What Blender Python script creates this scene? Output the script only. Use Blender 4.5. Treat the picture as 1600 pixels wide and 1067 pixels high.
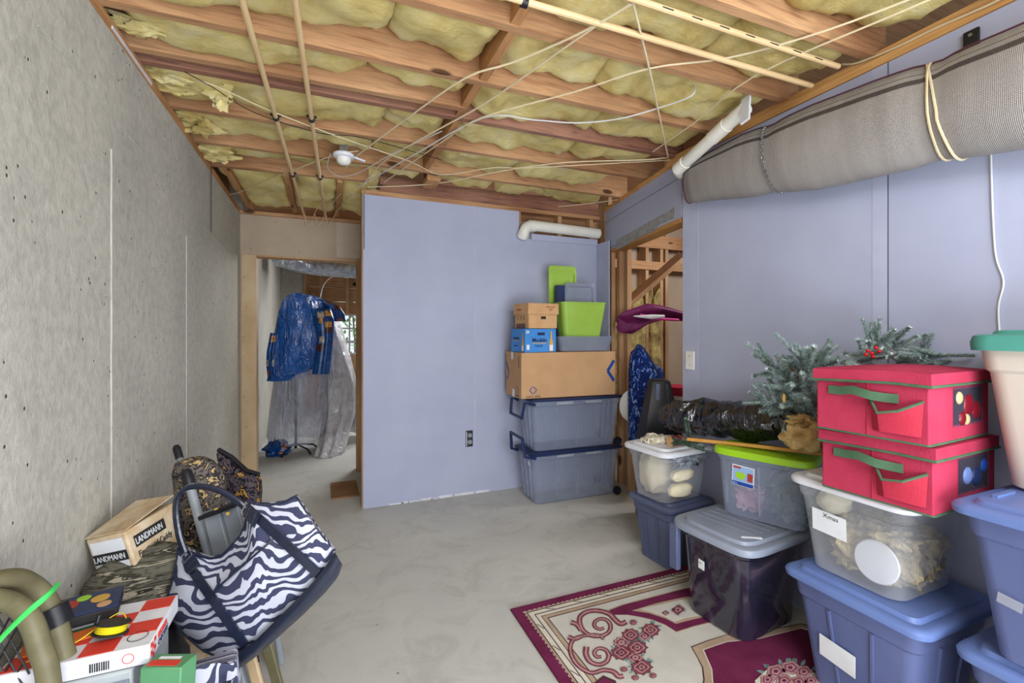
import bpy, bmesh, math, random
from mathutils import Vector, Matrix, noise
random.seed(7)
PI = math.pi
R = math.radians
for o in list(bpy.data.objects): bpy.data.objects.remove(o)
C = bpy.context.scene.collection
S = bpy.context.scene

# ------------------------------------------------------------------ camera, world, lights, exposure
YAW = R(22.3); CA, SA = math.cos(YAW), math.sin(YAW); F = 711.0; HZ = 521.0; H = 1.36
cam = bpy.data.cameras.new('camera'); camo = bpy.data.objects.new('camera', cam); C.objects.link(camo)
cam.sensor_width = 36; cam.lens = F / 1600 * 36; cam.shift_y = (HZ - 533.5) / 1600; cam.clip_start = .02
camo.location = (0, 0, H); camo.rotation_euler = (R(90), 0, -YAW)
S.camera = camo
w = bpy.data.worlds.new('world'); S.world = w; w.use_nodes = True
bg = w.node_tree.nodes['Background']; bg.inputs[0].default_value = (.86, .94, 1, 1); bg.inputs[1].default_value = 1.25
def area(name, loc, target, sx, sy, e, col=(1, 1, 1)):
    l = bpy.data.lights.new(name, 'AREA'); l.shape = 'RECTANGLE'; l.size = sx; l.size_y = sy; l.energy = e; l.color = col
    o = bpy.data.objects.new(name, l); C.objects.link(o); o.location = loc
    o.rotation_euler = (Vector(target) - Vector(loc)).to_track_quat('-Z', 'Y').to_euler(); return o
area('overhead_fill_light', (.6, -.5, 2.42), (.7, 2.3, .7), 1.4, .9, 52, (.94, .97, 1))  # added unseen area light under the joists behind the camera, for soft even light
area('bounce_light', (.7, -.9, .7), (.9, 2.4, 2.3), 1.8, .9, 56, (.93, .98, 1))
area('side_fill_light', (1.9, -.9, 1.5), (-.7, 2.4, 1.1), 1.2, 1.4, 34, (.92, .97, 1))
area('back_room_light', (1.2, 6.6, 2.35), (-.2, 5.6, .3), 1.0, .8, 58, (.95, .98, 1))
area('utility_fill_light', (3.4, 2.6, 2.4), (3.1, 4.0, 1.2), .4, .4, 17, (1, .97, .95))  # added unseen fill that brightens the studs and wool behind the doorway
sun = bpy.data.lights.new('sun', 'SUN'); sun.energy = 3.0; sun.angle = .02
so = bpy.data.objects.new('sun', sun); C.objects.link(so); so.rotation_euler = (R(-48), 0, R(12))
S.view_settings.view_transform = 'Standard'; S.view_settings.look = 'None'
S.view_settings.exposure = 0.08; S.view_settings.gamma = 1; S.view_settings.use_curve_mapping = False

# ------------------------------------------------------------------ measuring helpers: a sight line cut by a real plane
def ray(px, py): t = (px - 800) / F; return Vector((t * CA + SA, CA - t * SA, (HZ - py) / F))
def at(px, py, d): return Vector((0, 0, H)) + ray(px, py) * d
def onz(px, py, z): r = ray(px, py); return Vector((0, 0, H)) + r * ((z - H) / r.z)
def ony(px, py, Y): r = ray(px, py); return Vector((0, 0, H)) + r * (Y / r.y)
def onx(px, py, X): r = ray(px, py); return Vector((0, 0, H)) + r * (X / r.x)

# ------------------------------------------------------------------ materials
def lin(c): return tuple(((v / 255) / 12.92 if v / 255 <= .04045 else ((v / 255 + .055) / 1.055) ** 2.4) for v in c[:3]) + (1,)
def new(name):
    m = bpy.data.materials.new(name); m.use_nodes = True; nt = m.node_tree
    return m, nt, nt.nodes['Principled BSDF'], nt.nodes.new('ShaderNodeTexCoord')
def nd(nt, t, **k):
    n = nt.nodes.new(t)
    for a, b in k.items():
        if a in n.inputs.keys() if hasattr(n.inputs, 'keys') else False: n.inputs[a].default_value = b
        else:
            try: setattr(n, a, b)
            except Exception: pass
    return n
def ramp(nt, fac, stops, interp='LINEAR'):
    r = nt.nodes.new('ShaderNodeValToRGB'); r.color_ramp.interpolation = interp
    e = r.color_ramp.elements
    while len(e) < len(stops): e.new(.5)
    for i, (p, c) in enumerate(stops): e[i].position = p; e[i].color = lin(c)
    nt.links.new(fac, r.inputs[0]); return r.outputs[0]
def mapping(nt, src, scale=(1, 1, 1), rot=(0, 0, 0)):
    mp = nt.nodes.new('ShaderNodeMapping'); mp.inputs['Scale'].default_value = scale; mp.inputs['Rotation'].default_value = rot
    nt.links.new(src, mp.inputs[0]); return mp.outputs[0]
def noi(nt, vec, scale, detail=4, rough=.5, dist=0):
    n = nt.nodes.new('ShaderNodeTexNoise'); n.inputs['Scale'].default_value = scale; n.inputs['Detail'].default_value = detail
    n.inputs['Roughness'].default_value = rough; n.inputs['Distortion'].default_value = dist; nt.links.new(vec, n.inputs['Vector']); return n.outputs[0]
def bump(nt, b, h, strength, dist=.01):
    n = nt.nodes.new('ShaderNodeBump'); n.inputs['Strength'].default_value = strength; n.inputs['Distance'].default_value = dist
    nt.links.new(h, n.inputs['Height']); nt.links.new(n.outputs[0], b.inputs['Normal']); return n
def mix(nt, fac, a, b, mode='MIX'):
    n = nt.nodes.new('ShaderNodeMixRGB'); n.blend_type = mode
    for i, v in enumerate((fac, a, b)):
        if hasattr(v, 'links'): nt.links.new(v, n.inputs[i])
        elif i == 0: n.inputs[0].default_value = v
        else: n.inputs[i].default_value = lin(v)
    return n.outputs[0]
def M(name, col, rough=.6, var=None, vs=6, b=0, bs=60, spec=.4, metal=0, alpha=1, coat=0, bd=.004, lo=.35, hi=.65, det=4, trans=0):
    m, nt, p, tc = new(name)
    p.inputs['Roughness'].default_value = rough; p.inputs['Specular IOR Level'].default_value = spec; p.inputs['Metallic'].default_value = metal
    p.inputs['Alpha'].default_value = alpha; p.inputs['Coat Weight'].default_value = coat; p.inputs['Transmission Weight'].default_value = trans
    if var is None: var = tuple(max(0, c * .93) for c in col)
    nt.links.new(ramp(nt, noi(nt, tc.outputs['Object'], vs, det, .6), [(lo, var), (hi, col)]), p.inputs['Base Color'])
    if b: bump(nt, p, noi(nt, tc.outputs['Object'], bs, 4), b, bd)
    return m
def wood(name, c1, c2, axis=0, s=22, knots=True):
    m, nt, p, tc = new(name); p.inputs['Roughness'].default_value = .7; p.inputs['Specular IOR Level'].default_value = .25
    sc = [s, s, s]; sc[axis] = 1.1
    v = mapping(nt, tc.outputs['Object'], sc)
    g = noi(nt, v, 2.2, 6, .6, .35)
    col = ramp(nt, g, [(.3, c2), (.48, c1), (.58, tuple(a * .92 for a in c1)), (.72, c2)])
    big = ramp(nt, noi(nt, tc.outputs['Object'], 1.3, 2), [(.35, (190, 170, 160)), (.65, (255, 255, 255))])
    col = mix(nt, .8, col, big, 'MULTIPLY')
    if knots:
        sc2 = [7, 7, 7]; sc2[axis] = 2.6
        vo = nt.nodes.new('ShaderNodeTexVoronoi'); vo.inputs['Scale'].default_value = .8; nt.links.new(mapping(nt, tc.outputs['Object'], sc2), vo.inputs['Vector'])
        k = ramp(nt, vo.outputs['Distance'], [(.085, (70, 35, 25)), (.13, (255, 255, 255))]); col = mix(nt, .85, col, k, 'MULTIPLY')
    nt.links.new(col, p.inputs['Base Color']); bump(nt, p, g, .25, .003); return m
m_joist = wood('joist_pine', (208, 164, 122), (166, 118, 84), 0)
m_joist_y = wood('blocking_pine', (210, 160, 110), (170, 118, 78), 1)
m_stain = wood('stained_pine', (176, 130, 108), (112, 78, 78), 0)
m_stud = wood('stud_pine', (212, 174, 134), (190, 146, 108), 2)
m_plate = wood('plate_pine', (226, 174, 110), (204, 148, 88), 1)
m_plyw = wood('plywood', (178, 138, 100), (150, 108, 75), 0, knots=False)
m_paintwood = M('pale_casing', (205, 180, 145), .6, (190, 160, 122), 5)
def concrete():
    m, nt, p, tc = new('cast_concrete'); O = tc.outputs['Object']; p.inputs['Roughness'].default_value = .85; p.inputs['Specular IOR Level'].default_value = .2
    col = ramp(nt, noi(nt, O, 1.7, 6, .65), [(.3, (178, 175, 167)), (.5, (190, 187, 178)), (.7, (202, 198, 188))])
    col = mix(nt, .35, col, ramp(nt, noi(nt, O, 26, 5), [(.35, (200, 200, 200)), (.6, (255, 255, 255))]), 'MULTIPLY')
    vo = nt.nodes.new('ShaderNodeTexVoronoi'); vo.inputs['Scale'].default_value = 24; vo.inputs['Randomness'].default_value = 1
    nt.links.new(mapping(nt, O, (1, 1, .8)), vo.inputs['Vector'])
    pit = ramp(nt, vo.outputs['Distance'], [(.075, (0, 0, 0)), (.13, (255, 255, 255))])
    gate = ramp(nt, noi(nt, O, 4.5, 3), [(.46, (255, 255, 255)), (.53, (0, 0, 0))])
    pm = mix(nt, 1.0, pit, gate, 'LIGHTEN')
    col = mix(nt, 1.0, col, ramp(nt, pm, [(0, (95, 92, 86)), (.6, (255, 255, 255))]), 'MULTIPLY')
    nt.links.new(col, p.inputs['Base Color'])
    h = mix(nt, .75, noi(nt, O, 34, 6, .7), pm, 'MULTIPLY'); bump(nt, p, h, .5, .012); return m
m_conc = concrete()
m_seam = M('form_seam', (190, 187, 180), .85, (172, 169, 162), 12, .3, 60)
def floor_mat():
    m, nt, p, tc = new('floor_concrete'); O = tc.outputs['Object']; p.inputs['Roughness'].default_value = .62; p.inputs['Specular IOR Level'].default_value = .3
    col = ramp(nt, noi(nt, O, .9, 6, .6, .6), [(.3, (186, 185, 181)), (.5, (196, 195, 190)), (.7, (205, 203, 197))])
    col = mix(nt, .5, col, ramp(nt, noi(nt, O, 4, 8, .7, 1.5), [(.36, (225, 222, 215)), (.5, (255, 255, 255))]), 'MULTIPLY')
    vo = nt.nodes.new('ShaderNodeTexVoronoi'); vo.inputs['Scale'].default_value = 5; nt.links.new(O, vo.inputs['Vector'])
    col = mix(nt, .8, col, ramp(nt, vo.outputs['Distance'], [(.02, (130, 128, 122)), (.035, (255, 255, 255))]), 'MULTIPLY')
    nt.links.new(col, p.inputs['Base Color']); bump(nt, p, noi(nt, O, 9, 8, .7), .12, .01); return m
m_floor = floor_mat()
m_purple = M('lavender_drywall', (176, 181, 206), .75, (169, 174, 200), 2.2, .08, 120, spec=.25)
m_purple2 = M('lavender_joint', (181, 185, 209), .8, (172, 177, 203), 5, .12, 90, spec=.2)
m_line = M('seam_shadow_gap', (96, 98, 118), .9)
m_beige = M('beige_drywall', (190, 172, 152), .8, (178, 160, 142), 3, .06, 90)
m_putty = M('joint_putty', (205, 192, 178), .85, (195, 182, 168), 8)
m_gyps = M('torn_drywall_paper', (165, 163, 165), .9, (140, 138, 142), 30)
m_whitep = M('white_primer', (222, 222, 228), .8, (205, 205, 214), 14)
def insul():
    m, nt, p, tc = new('glass_wool'); O = tc.outputs['Object']; p.inputs['Roughness'].default_value = .95; p.inputs['Specular IOR Level'].default_value = .05
    a = noi(nt, O, 5.5, 6, .65, .5)
    col = ramp(nt, a, [(.28, (206, 184, 116)), (.42, (234, 212, 142)), (.55, (242, 226, 162)), (.7, (244, 232, 188))])
    col = mix(nt, .55, col, ramp(nt, noi(nt, O, 1.6, 3), [(.35, (205, 195, 170)), (.6, (255, 255, 255))]), 'MULTIPLY')
    nt.links.new(col, p.inputs['Base Color']); bump(nt, p, noi(nt, mapping(nt, O, (1, 2.2, 1)), 28, 8, .75, .8), .7, .02); return m
m_ins = insul()
m_ins2 = M('aged_glass_wool', (200, 182, 120), .95, (120, 100, 72), 7, .8, 30, spec=.05, bd=.02)
m_pvc = M('white_pvc', (238, 236, 230), .35, (228, 224, 214), 6)
m_cpvc = M('cream_cpvc', (226, 196, 150), .4, (214, 182, 136), 4)
m_wire = M('cream_cable', (222, 206, 172), .5)
m_wirew = M('white_cable', (214, 214, 214), .5)
m_black = M('black_plastic', (28, 28, 34), .45, (20, 20, 26), 10)
m_dark = M('dark_void', (46, 38, 42), .9)
m_print = M('black_print', (40, 38, 40), .7)
m_navy = M('navy_plastic', (32, 48, 92), .4, (26, 40, 80), 6)
def clear(name, col, alpha, rough=.25, var=None, vs=5):
    m = M(name, col, rough, var, vs, spec=.5, alpha=alpha, b=.1, bs=9, bd=.01); return m
m_clear = clear('clear_polypropylene', (168, 178, 205), .42)
m_clearw = clear('milky_polypropylene', (205, 208, 218), .30)
m_shal = clear('clear_shallow', (150, 158, 182), .6)
m_white = M('white_lid_plastic', (226, 228, 236), .4, (216, 218, 228), 4)
m_lime = M('lime_lid_plastic', (158, 205, 40), .35, (148, 196, 32), 4)
m_green = M('green_tote_plastic', (160, 196, 84), .42, (148, 184, 72), 3)
m_glid = M('grey_lid_plastic', (146, 154, 172), .38, (134, 142, 160), 3, .1, 14)
m_gblue = M('slate_tote_plastic', (92, 100, 132), .45, (84, 92, 124), 4)
m_blue = M('blue_lid_plastic', (104, 126, 182), .4, (96, 118, 174), 4)
m_bluebody = M('blue_tote_plastic', (96, 106, 152), .42, (88, 98, 142), 3)
def smoky():
    m, nt, p, tc = new('glossy_smoke_plastic'); p.inputs['Roughness'].default_value = .12; p.inputs['Coat Weight'].default_value = .5; p.inputs['Specular IOR Level'].default_value = .7
    nt.links.new(ramp(nt, noi(nt, mapping(nt, tc.outputs['Object'], (1, 3, 1.5)), 3, 3, .5, 1.2), [(.35, (26, 28, 44)), (.55, (44, 40, 58)), (.7, (80, 70, 86))]), p.inputs['Base Color'])
    bump(nt, p, noi(nt, tc.outputs['Object'], 4, 3), .5, .03); return m
m_smoke = smoky()
m_tan = M('tan_tote_plastic', (190, 190, 180), .45, (196, 188, 176), 3)
m_teal = M('teal_lid_plastic', (78, 150, 138), .4, (70, 142, 130), 4)
m_red = M('red_nonwoven', (178, 56, 84), .85, (166, 48, 74), 6, .35, 220, spec=.15)
m_red2 = M('red_nonwoven_pocket', (186, 54, 76), .8, (172, 46, 66), 5, .4, 200, spec=.15)
m_trimg = M('green_piping', (74, 104, 78), .8, (62, 92, 66), 20)
m_window = clear('vinyl_window', (90, 90, 120), .25, .08)
m_card = M('cardboard', (196, 156, 118), .85, (188, 148, 110), 5, .1, 60, spec=.1)
m_card2 = M('cardboard_side', (172, 138, 110), .85, (162, 128, 100), 5, .1, 60, spec=.1)
m_cardbrown = M('carton_kraft', (205, 165, 122), .85, (192, 150, 108), 7, spec=.1)
m_bluec = M('blue_carton', (70, 140, 212), .6, (60, 128, 204), 5)
m_logo = M('blue_ink', (20, 70, 160), .7)
m_grayink = M('grey_ink', (95, 88, 92), .8)
m_redink = M('red_ink', (170, 60, 50), .8)
m_gold = M('gold_print', (214, 170, 80), .6)
m_paper = M('paper_label', (232, 234, 240), .7)
m_steel = M('galvanised_steel', (170, 172, 178), .35, (140, 142, 150), 20, metal=.8)
m_greym = M('grey_painted_tube', (140, 146, 152), .45, (128, 134, 142), 6)
m_olive = M('olive_foam_tube', (118, 112, 84), .5, (92, 86, 62), 7, .15, 40)
m_neon = M('green_strap_webbing', (70, 214, 100), .6)
m_leather = M('navy_patent_leather', (36, 42, 62), .25, (28, 33, 52), 12, .3, 50, spec=.6)
m_sel = M('selvedge_maroon', (92, 52, 66), .85)
m_strawcloth = M('burlap', (212, 184, 128), .95, (165, 130, 75), 18, .6, 160)
m_cream = M('cream_lace', (226, 218, 200), .9, (196, 186, 168), 40, .8, 90)
m_broom = M('varnished_dowel', (206, 152, 76), .4, (192, 136, 62), 6)
m_berry = M('red_berry', (196, 20, 34), .25)
def camo(name, cols, sc=9, stretch=(1, 1, 1), rough=.85):
    m, nt, p, tc = new(name); p.inputs['Roughness'].default_value = rough; p.inputs['Specular IOR Level'].default_value = .15
    v = mapping(nt, tc.outputs['Object'], stretch)
    g = noi(nt, v, sc, 4, .6, 1.4)
    st = [(.25 + .5 * i / len(cols), c) for i, c in enumerate(cols)]
    nt.links.new(ramp(nt, g, st, 'CONSTANT'), p.inputs['Base Color']); bump(nt, p, noi(nt, v, 14, 4), .4, .01); return m
m_camo1 = camo('bark_camouflage', [(40, 38, 34), (74, 72, 64), (98, 95, 84), (62, 60, 52), (160, 152, 134), (46, 42, 38)], 4.5, (1.2, 1.2, 10))
m_camo2 = camo('leaf_camouflage', [(40, 38, 44), (84, 78, 76), (112, 104, 96), (50, 46, 52), (196, 170, 120), (60, 50, 48)], 22)
m_camo3 = camo('dark_gold_camouflage', [(20, 20, 30), (36, 32, 40), (88, 78, 84), (26, 24, 34), (176, 134, 70), (30, 26, 34)], 20)
def zebra(name, scale=16, dark=(50, 54, 84), light=(190, 192, 208)):
    m, nt, p, tc = new(name); p.inputs['Roughness'].default_value = .8
    O = tc.outputs['UV']
    nz = nt.nodes.new('ShaderNodeTexNoise'); nz.inputs['Scale'].default_value = 2.6; nz.inputs['Detail'].default_value = 1.5; nt.links.new(O, nz.inputs['Vector'])
    vm = nt.nodes.new('ShaderNodeVectorMath'); vm.operation = 'MULTIPLY_ADD'; vm.inputs[1].default_value = (.5, .5, .5); nt.links.new(nz.outputs['Color'], vm.inputs[0]); nt.links.new(O, vm.inputs[2])
    wv = nt.nodes.new('ShaderNodeTexWave'); wv.inputs['Scale'].default_value = scale; wv.inputs['Distortion'].default_value = 5.5
    wv.inputs['Detail'].default_value = 1.5; wv.inputs['Detail Scale'].default_value = 1.7; wv.inputs['Detail Roughness'].default_value = .5; wv.bands_direction = 'X'
    nt.links.new(mapping(nt, vm.outputs[0], (1, .85, 1), (0, 0, R(66))), wv.inputs['Vector'])
    nt.links.new(ramp(nt, wv.outputs['Fac'], [(.46, dark), (.52, light)]), p.inputs['Base Color'])
    bump(nt, p, noi(nt, tc.outputs['Object'], 260, 2), .2, .002); return m
m_zebra = zebra('zebra_canvas', 3.9)
def weave():
    m, nt, p, tc = new('woven_screen_cloth'); U = tc.outputs['UV']; p.inputs['Roughness'].default_value = .9; p.inputs['Specular IOR Level'].default_value = .1
    def wv(scale, dirn, dist=.6):
        n = nt.nodes.new('ShaderNodeTexWave'); n.inputs['Scale'].default_value = scale; n.bands_direction = dirn; n.inputs['Distortion'].default_value = dist
        nt.links.new(U, n.inputs['Vector']); return n.outputs['Fac']
    a, b = wv(70, 'X', .9), wv(84, 'Y', .9)
    g = mix(nt, .5, a, b)
    base = ramp(nt, noi(nt, mapping(nt, U, (6, 1, 1)), 3, 3), [(.35, (186, 180, 176)), (.65, (200, 194, 188))])
    col = mix(nt, ramp(nt, g, [(.30, (0, 0, 0)), (.62, (255, 255, 255))]), (84, 80, 86), base)
    sx = nt.nodes.new('ShaderNodeSeparateXYZ'); nt.links.new(U, sx.inputs[0])
    st = ramp(nt, sx.outputs['Y'], [(0, (255, 255, 255)), (.100, (90, 84, 86)), (.104, (255, 255, 255)), (.122, (118, 112, 110)), (.142, (255, 255, 255))], 'CONSTANT')
    nt.links.new(mix(nt, .9, col, st, 'MULTIPLY'), p.inputs['Base Color']); bump(nt, p, g, .5, .003); return m
m_weave = weave()
def bagmat():
    m, nt, p, tc = new('black_bin_liner'); p.inputs['Base Color'].default_value = lin((16, 15, 24)); p.inputs['Roughness'].default_value = .13; p.inputs['Specular IOR Level'].default_value = 1.0
    O = tc.outputs['Object']; bump(nt, p, noi(nt, mapping(nt, O, (1, 3.0, 1)), 4, 2.5, .5, 1.6), .9, .08); return m
m_bag = bagmat()
def film(name, col, alpha, sc=6):
    m, nt, p, tc = new(name); p.inputs['Roughness'].default_value = .18; p.inputs['Alpha'].default_value = alpha; p.inputs['Specular IOR Level'].default_value = .9
    nt.links.new(ramp(nt, noi(nt, tc.outputs['Object'], sc, 4, .6, 1), [(.35, tuple(c * .85 for c in col)), (.65, col)]), p.inputs['Base Color'])
    bump(nt, p, noi(nt, mapping(nt, tc.outputs['Object'], (3, 3, .9)), 3.2, 4, .55, 1.4), 1.0, .07); return m
m_film = film('translucent_sheeting', (190, 196, 220), .5)
m_film2 = film('white_sheeting', (238, 238, 244), .85)
m_bluefilm = film('blue_gift_film', (10, 96, 190), 1.0, 8)
def patches(name, base):
    m, nt, p, tc = new(name); p.inputs['Roughness'].default_value = .3
    vo = nt.nodes.new('ShaderNodeTexVoronoi'); vo.inputs['Scale'].default_value = 11; vo.distance = 'CHEBYCHEV'; vo.inputs['Randomness'].default_value = .55; nt.links.new(tc.outputs['Object'], vo.inputs['Vector'])
    sp = nt.nodes.new('ShaderNodeSeparateColor'); nt.links.new(vo.outputs['Color'], sp.inputs[0])
    c = ramp(nt, sp.outputs[0], [(0, (20, 84, 160)), (.28, (224, 160, 70)), (.42, (90, 40, 30)), (.56, (196, 186, 176)), (.7, (30, 100, 180)), (.85, (150, 90, 70))], 'CONSTANT')
    c = mix(nt, ramp(nt, vo.outputs['Distance'], [(.35, (0, 0, 0)), (.4, (255, 255, 255))]), c, base)
    n2 = ramp(nt, noi(nt, tc.outputs['Object'], 40, 3), [(.4, (120, 120, 120)), (.55, (255, 255, 255))]); nt.links.new(mix(nt, .7, c, n2, 'MULTIPLY'), p.inputs['Base Color']); return m
m_patch = patches('printed_picture_film', (16, 76, 150))
m_foil = M('duct_foil_wrap', (205, 210, 220), .25, (150, 158, 176), 18, .8, 12, metal=.5, bd=.03)
m_glass = M('window_pane_glass', (235, 245, 245), .03, alpha=.12)
m_leafg = M('sunlit_leaf', (120, 190, 60), .5, (60, 130, 30), 3)
m_umb = M('maroon_umbrella_cloth', (120, 22, 92), .55, (84, 12, 66), 9)
m_pink = M('pink_cloth', (214, 60, 150), .6)
m_bluecloth = camo('blue_palm_print', [(20, 34, 92), (24, 46, 122), (18, 30, 80), (30, 70, 150), (150, 170, 215), (22, 40, 110)], 24, (1, 1, .6))
m_needle = M('fir_needle', (144, 168, 162), .7, (110, 138, 128), 30)
m_needle2 = M('green_fir_needle', (86, 122, 84), .7, (56, 92, 60), 30)
m_frost = M('frosted_needle', (216, 226, 228), .8, (164, 182, 180), 40)
m_stem = M('brown_stem', (84, 62, 48), .8)
m_mar = M('maroon_pile', (116, 46, 80), .95, (102, 38, 68), 9, .5, 300, spec=.05)
m_field = M('cream_pile', (204, 200, 192), .95, (194, 190, 182), 8, .5, 300, spec=.05)
m_tanp = M('tan_pile', (182, 160, 138), .95, (168, 146, 124), 9, .5, 300, spec=.05)
m_bord = M('ivory_pile', (218, 212, 198), .95, (206, 200, 186), 9, .5, 300, spec=.05)
m_brn = M('brown_outline_pile', (84, 56, 58), .95, (70, 44, 46), 9, spec=.05)
m_rose = M('rose_pile', (142, 80, 92), .95, (120, 58, 74), 30, .5, 300, spec=.05)
m_rose2 = M('pale_rose_pile', (188, 148, 148), .95, (170, 124, 130), 30, .5, 300, spec=.05)
m_tealp = M('sage_leaf_pile', (128, 158, 156), .95, (104, 136, 132), 30, .5, 300, spec=.05)
RUGM = [m_mar, m_field, m_tanp, m_bord, m_brn, m_rose, m_rose2, m_tealp]

# ------------------------------------------------------------------ mesh building
class MB:
    def __init__(s): s.v = []; s.f = []; s.m = []; s.uv = {}
    def add(s, vs, fs, mi=0, uvs=None):
        k = len(s.v); s.v += [Vector(p) for p in vs]
        for f in fs: s.f.append(tuple(k + i for i in f)); s.m.append(mi)
        if uvs:
            for i, u in enumerate(uvs): s.uv[k + i] = u
        return s
    def box(s, c, d, rot=0, mi=0, M3=None):
        x, y, z = d[0] / 2, d[1] / 2, d[2] / 2
        R3 = M3 if M3 is not None else Matrix.Rotation(rot, 3, 'Z')
        vs = [Vector(c) + R3 @ Vector((i * x, j * y, k * z)) for i in (-1, 1) for j in (-1, 1) for k in (-1, 1)]
        return s.add(vs, [(0, 1, 3, 2), (4, 6, 7, 5), (0, 4, 5, 1), (2, 3, 7, 6), (0, 2, 6, 4), (1, 5, 7, 3)], mi)
    def ex(s, x0, x1, y0, y1, z0, z1, mi=0): return s.box(((x0 + x1) / 2, (y0 + y1) / 2, (z0 + z1) / 2), (abs(x1 - x0), abs(y1 - y0), abs(z1 - z0)), 0, mi)
    def bar(s, a, b, wd, hg, up=(0, 0, 1), mi=0):
        a, b = Vector(a), Vector(b); x = (b - a).normalized(); y = Vector(up).cross(x).normalized(); z = x.cross(y)
        return s.box((a + b) / 2, ((b - a).length, wd, hg), M3=Matrix((x, y, z)).transposed(), mi=mi)
    def loft(s, secs, closed=True, c0=True, c1=True, mi=0, uvs=None):
        k = len(s.v); n = len(secs[0]); vs = [p for q in secs for p in q]; fs = []
        for i in range(len(secs) - 1):
            for j in range(n if closed else n - 1):
                a, b = i * n + j, i * n + (j + 1) % n; fs.append((a, b, b + n, a + n))
        if closed and c0: fs.append(tuple(range(n))[::-1])
        if closed and c1: fs.append(tuple((len(secs) - 1) * n + j for j in range(n)))
        return s.add(vs, fs, mi, uvs)
    def tube(s, path, r, n=8, mi=0, closed=False, caps=True):
        P = [Vector(p) for p in path]; secs = []; rr = r if isinstance(r, (list, tuple)) else [r] * len(P)
        prev = None
        for i, p in enumerate(P):
            if closed: t = (P[(i + 1) % len(P)] - P[i - 1]).normalized()
            else: t = (P[min(i + 1, len(P) - 1)] - P[max(i - 1, 0)]).normalized()
            u = prev if prev is not None else (Vector((0, 0, 1)) if abs(t.z) < .9 else Vector((1, 0, 0)))
            u = (u - t * u.dot(t)).normalized(); prev = u; q = t.cross(u)
            secs.append([p + (u * math.cos(a) + q * math.sin(a)) * rr[i] for a in [2 * PI * j / n for j in range(n)]])
        if closed: secs.append(secs[0]); caps = False
        return s.loft(secs, True, caps, caps, mi)
    def lathe(s, prof, c=(0, 0, 0), n=20, axis='Z', mi=0, M3=None):
        A = M3 or {'Z': Matrix.Identity(3), 'X': Matrix.Rotation(PI / 2, 3, 'Y'), 'Y': Matrix.Rotation(-PI / 2, 3, 'X')}[axis]
        secs = [[Vector(c) + A @ Vector((r * math.cos(a), r * math.sin(a), z)) for a in [2 * PI * j / n for j in range(n)]] for r, z in prof]
        return s.loft(secs, True, prof[0][0] > 1e-4, prof[-1][0] > 1e-4, mi)
    def blob(s, c, rad, amp=.1, fr=2, seed=0, nu=24, nv=14, M3=None, mi=0, sq=1):
        vs = []; A = M3 or Matrix.Identity(3)
        def sg(x): return math.copysign(abs(x) ** sq, x)
        secs = []
        for i in range(nv + 1):
            th = PI * (i + .02) / (nv + .04); row = []
            for j in range(nu):
                ph = 2 * PI * j / nu; d = Vector((sg(math.sin(th)) * sg(math.cos(ph)), sg(math.sin(th)) * sg(math.sin(ph)), sg(math.cos(th))))
                k = 1 + amp * noise.noise(d * fr + Vector((seed * 7.1, seed, 0))) * 1.6 + amp * .5 * noise.noise(d * fr * 2.7 + Vector((0, seed * 3.3, 0)))
                row.append(Vector(c) + A @ Vector((d.x * rad[0] * k, d.y * rad[1] * k, d.z * rad[2] * k)))
            secs.append(row)
        return s.loft(secs, True, True, True, mi)
    def poly(s, pts, th=None, mi=0):
        n = len(pts)
        if th is None: return s.add(pts, [tuple(range(n))], mi)
        th = Vector(th); return s.add(list(pts) + [Vector(p) + th for p in pts], [tuple(range(n))[::-1], tuple(range(n, 2 * n))] + [(i, (i + 1) % n, (i + 1) % n + n, i + n) for i in range(n)], mi)
    def build(s, name, mats, parent=None, label=None, sharp=35, bevel=0, world=False, recalc=True, kind=None):
        me = bpy.data.meshes.new(name);
        V = s.v
        if world and parent is not None: p0 = Vector(parent['_base']); V = [v - p0 for v in V]
        me.from_pydata([tuple(v) for v in V], [], s.f)
        if not isinstance(mats, (list, tuple)): mats = [mats]
        for m in mats: me.materials.append(m)
        me.polygons.foreach_set('material_index', s.m)
        if s.uv:
            uvl = me.uv_layers.new(name='UVMap')
            for l in me.loops: uvl.data[l.index].uv = s.uv.get(l.vertex_index, (0, 0))
        if recalc:
            b = bmesh.new(); b.from_mesh(me); bmesh.ops.recalc_face_normals(b, faces=b.faces); b.to_mesh(me); b.free()
        me.polygons.foreach_set('use_smooth', [True] * len(me.polygons)); me.set_sharp_from_angle(angle=R(sharp))
        o = bpy.data.objects.new(name, me); C.objects.link(o)
        if parent is not None: o.parent = parent
        if label: o['label'] = label
        if kind: o['kind'] = kind
        if bevel:
            md = o.modifiers.new('bevel', 'BEVEL'); md.width = bevel; md.segments = 2; md.limit_method = 'ANGLE'
        return o
def thing(name, label, cat, loc=(0, 0, 0), rz=0, group=None):
    o = bpy.data.objects.new(name, None); C.objects.link(o); o.empty_display_size = .05
    o.location = loc; o.rotation_euler = (0, 0, rz); o['label'] = label; o['category'] = cat; o['_base'] = tuple(loc)
    if group: o['group'] = group
    return o
def tag(o, label, cat, group=None):
    o['label'] = label; o['category'] = cat
    if group: o['group'] = group
    return o
def struct(name, loc=(0, 0, 0)):
    o = bpy.data.objects.new(name, None); C.objects.link(o); o.location = loc; o['kind'] = 'structure'; o['_base'] = tuple(loc); return o
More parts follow.
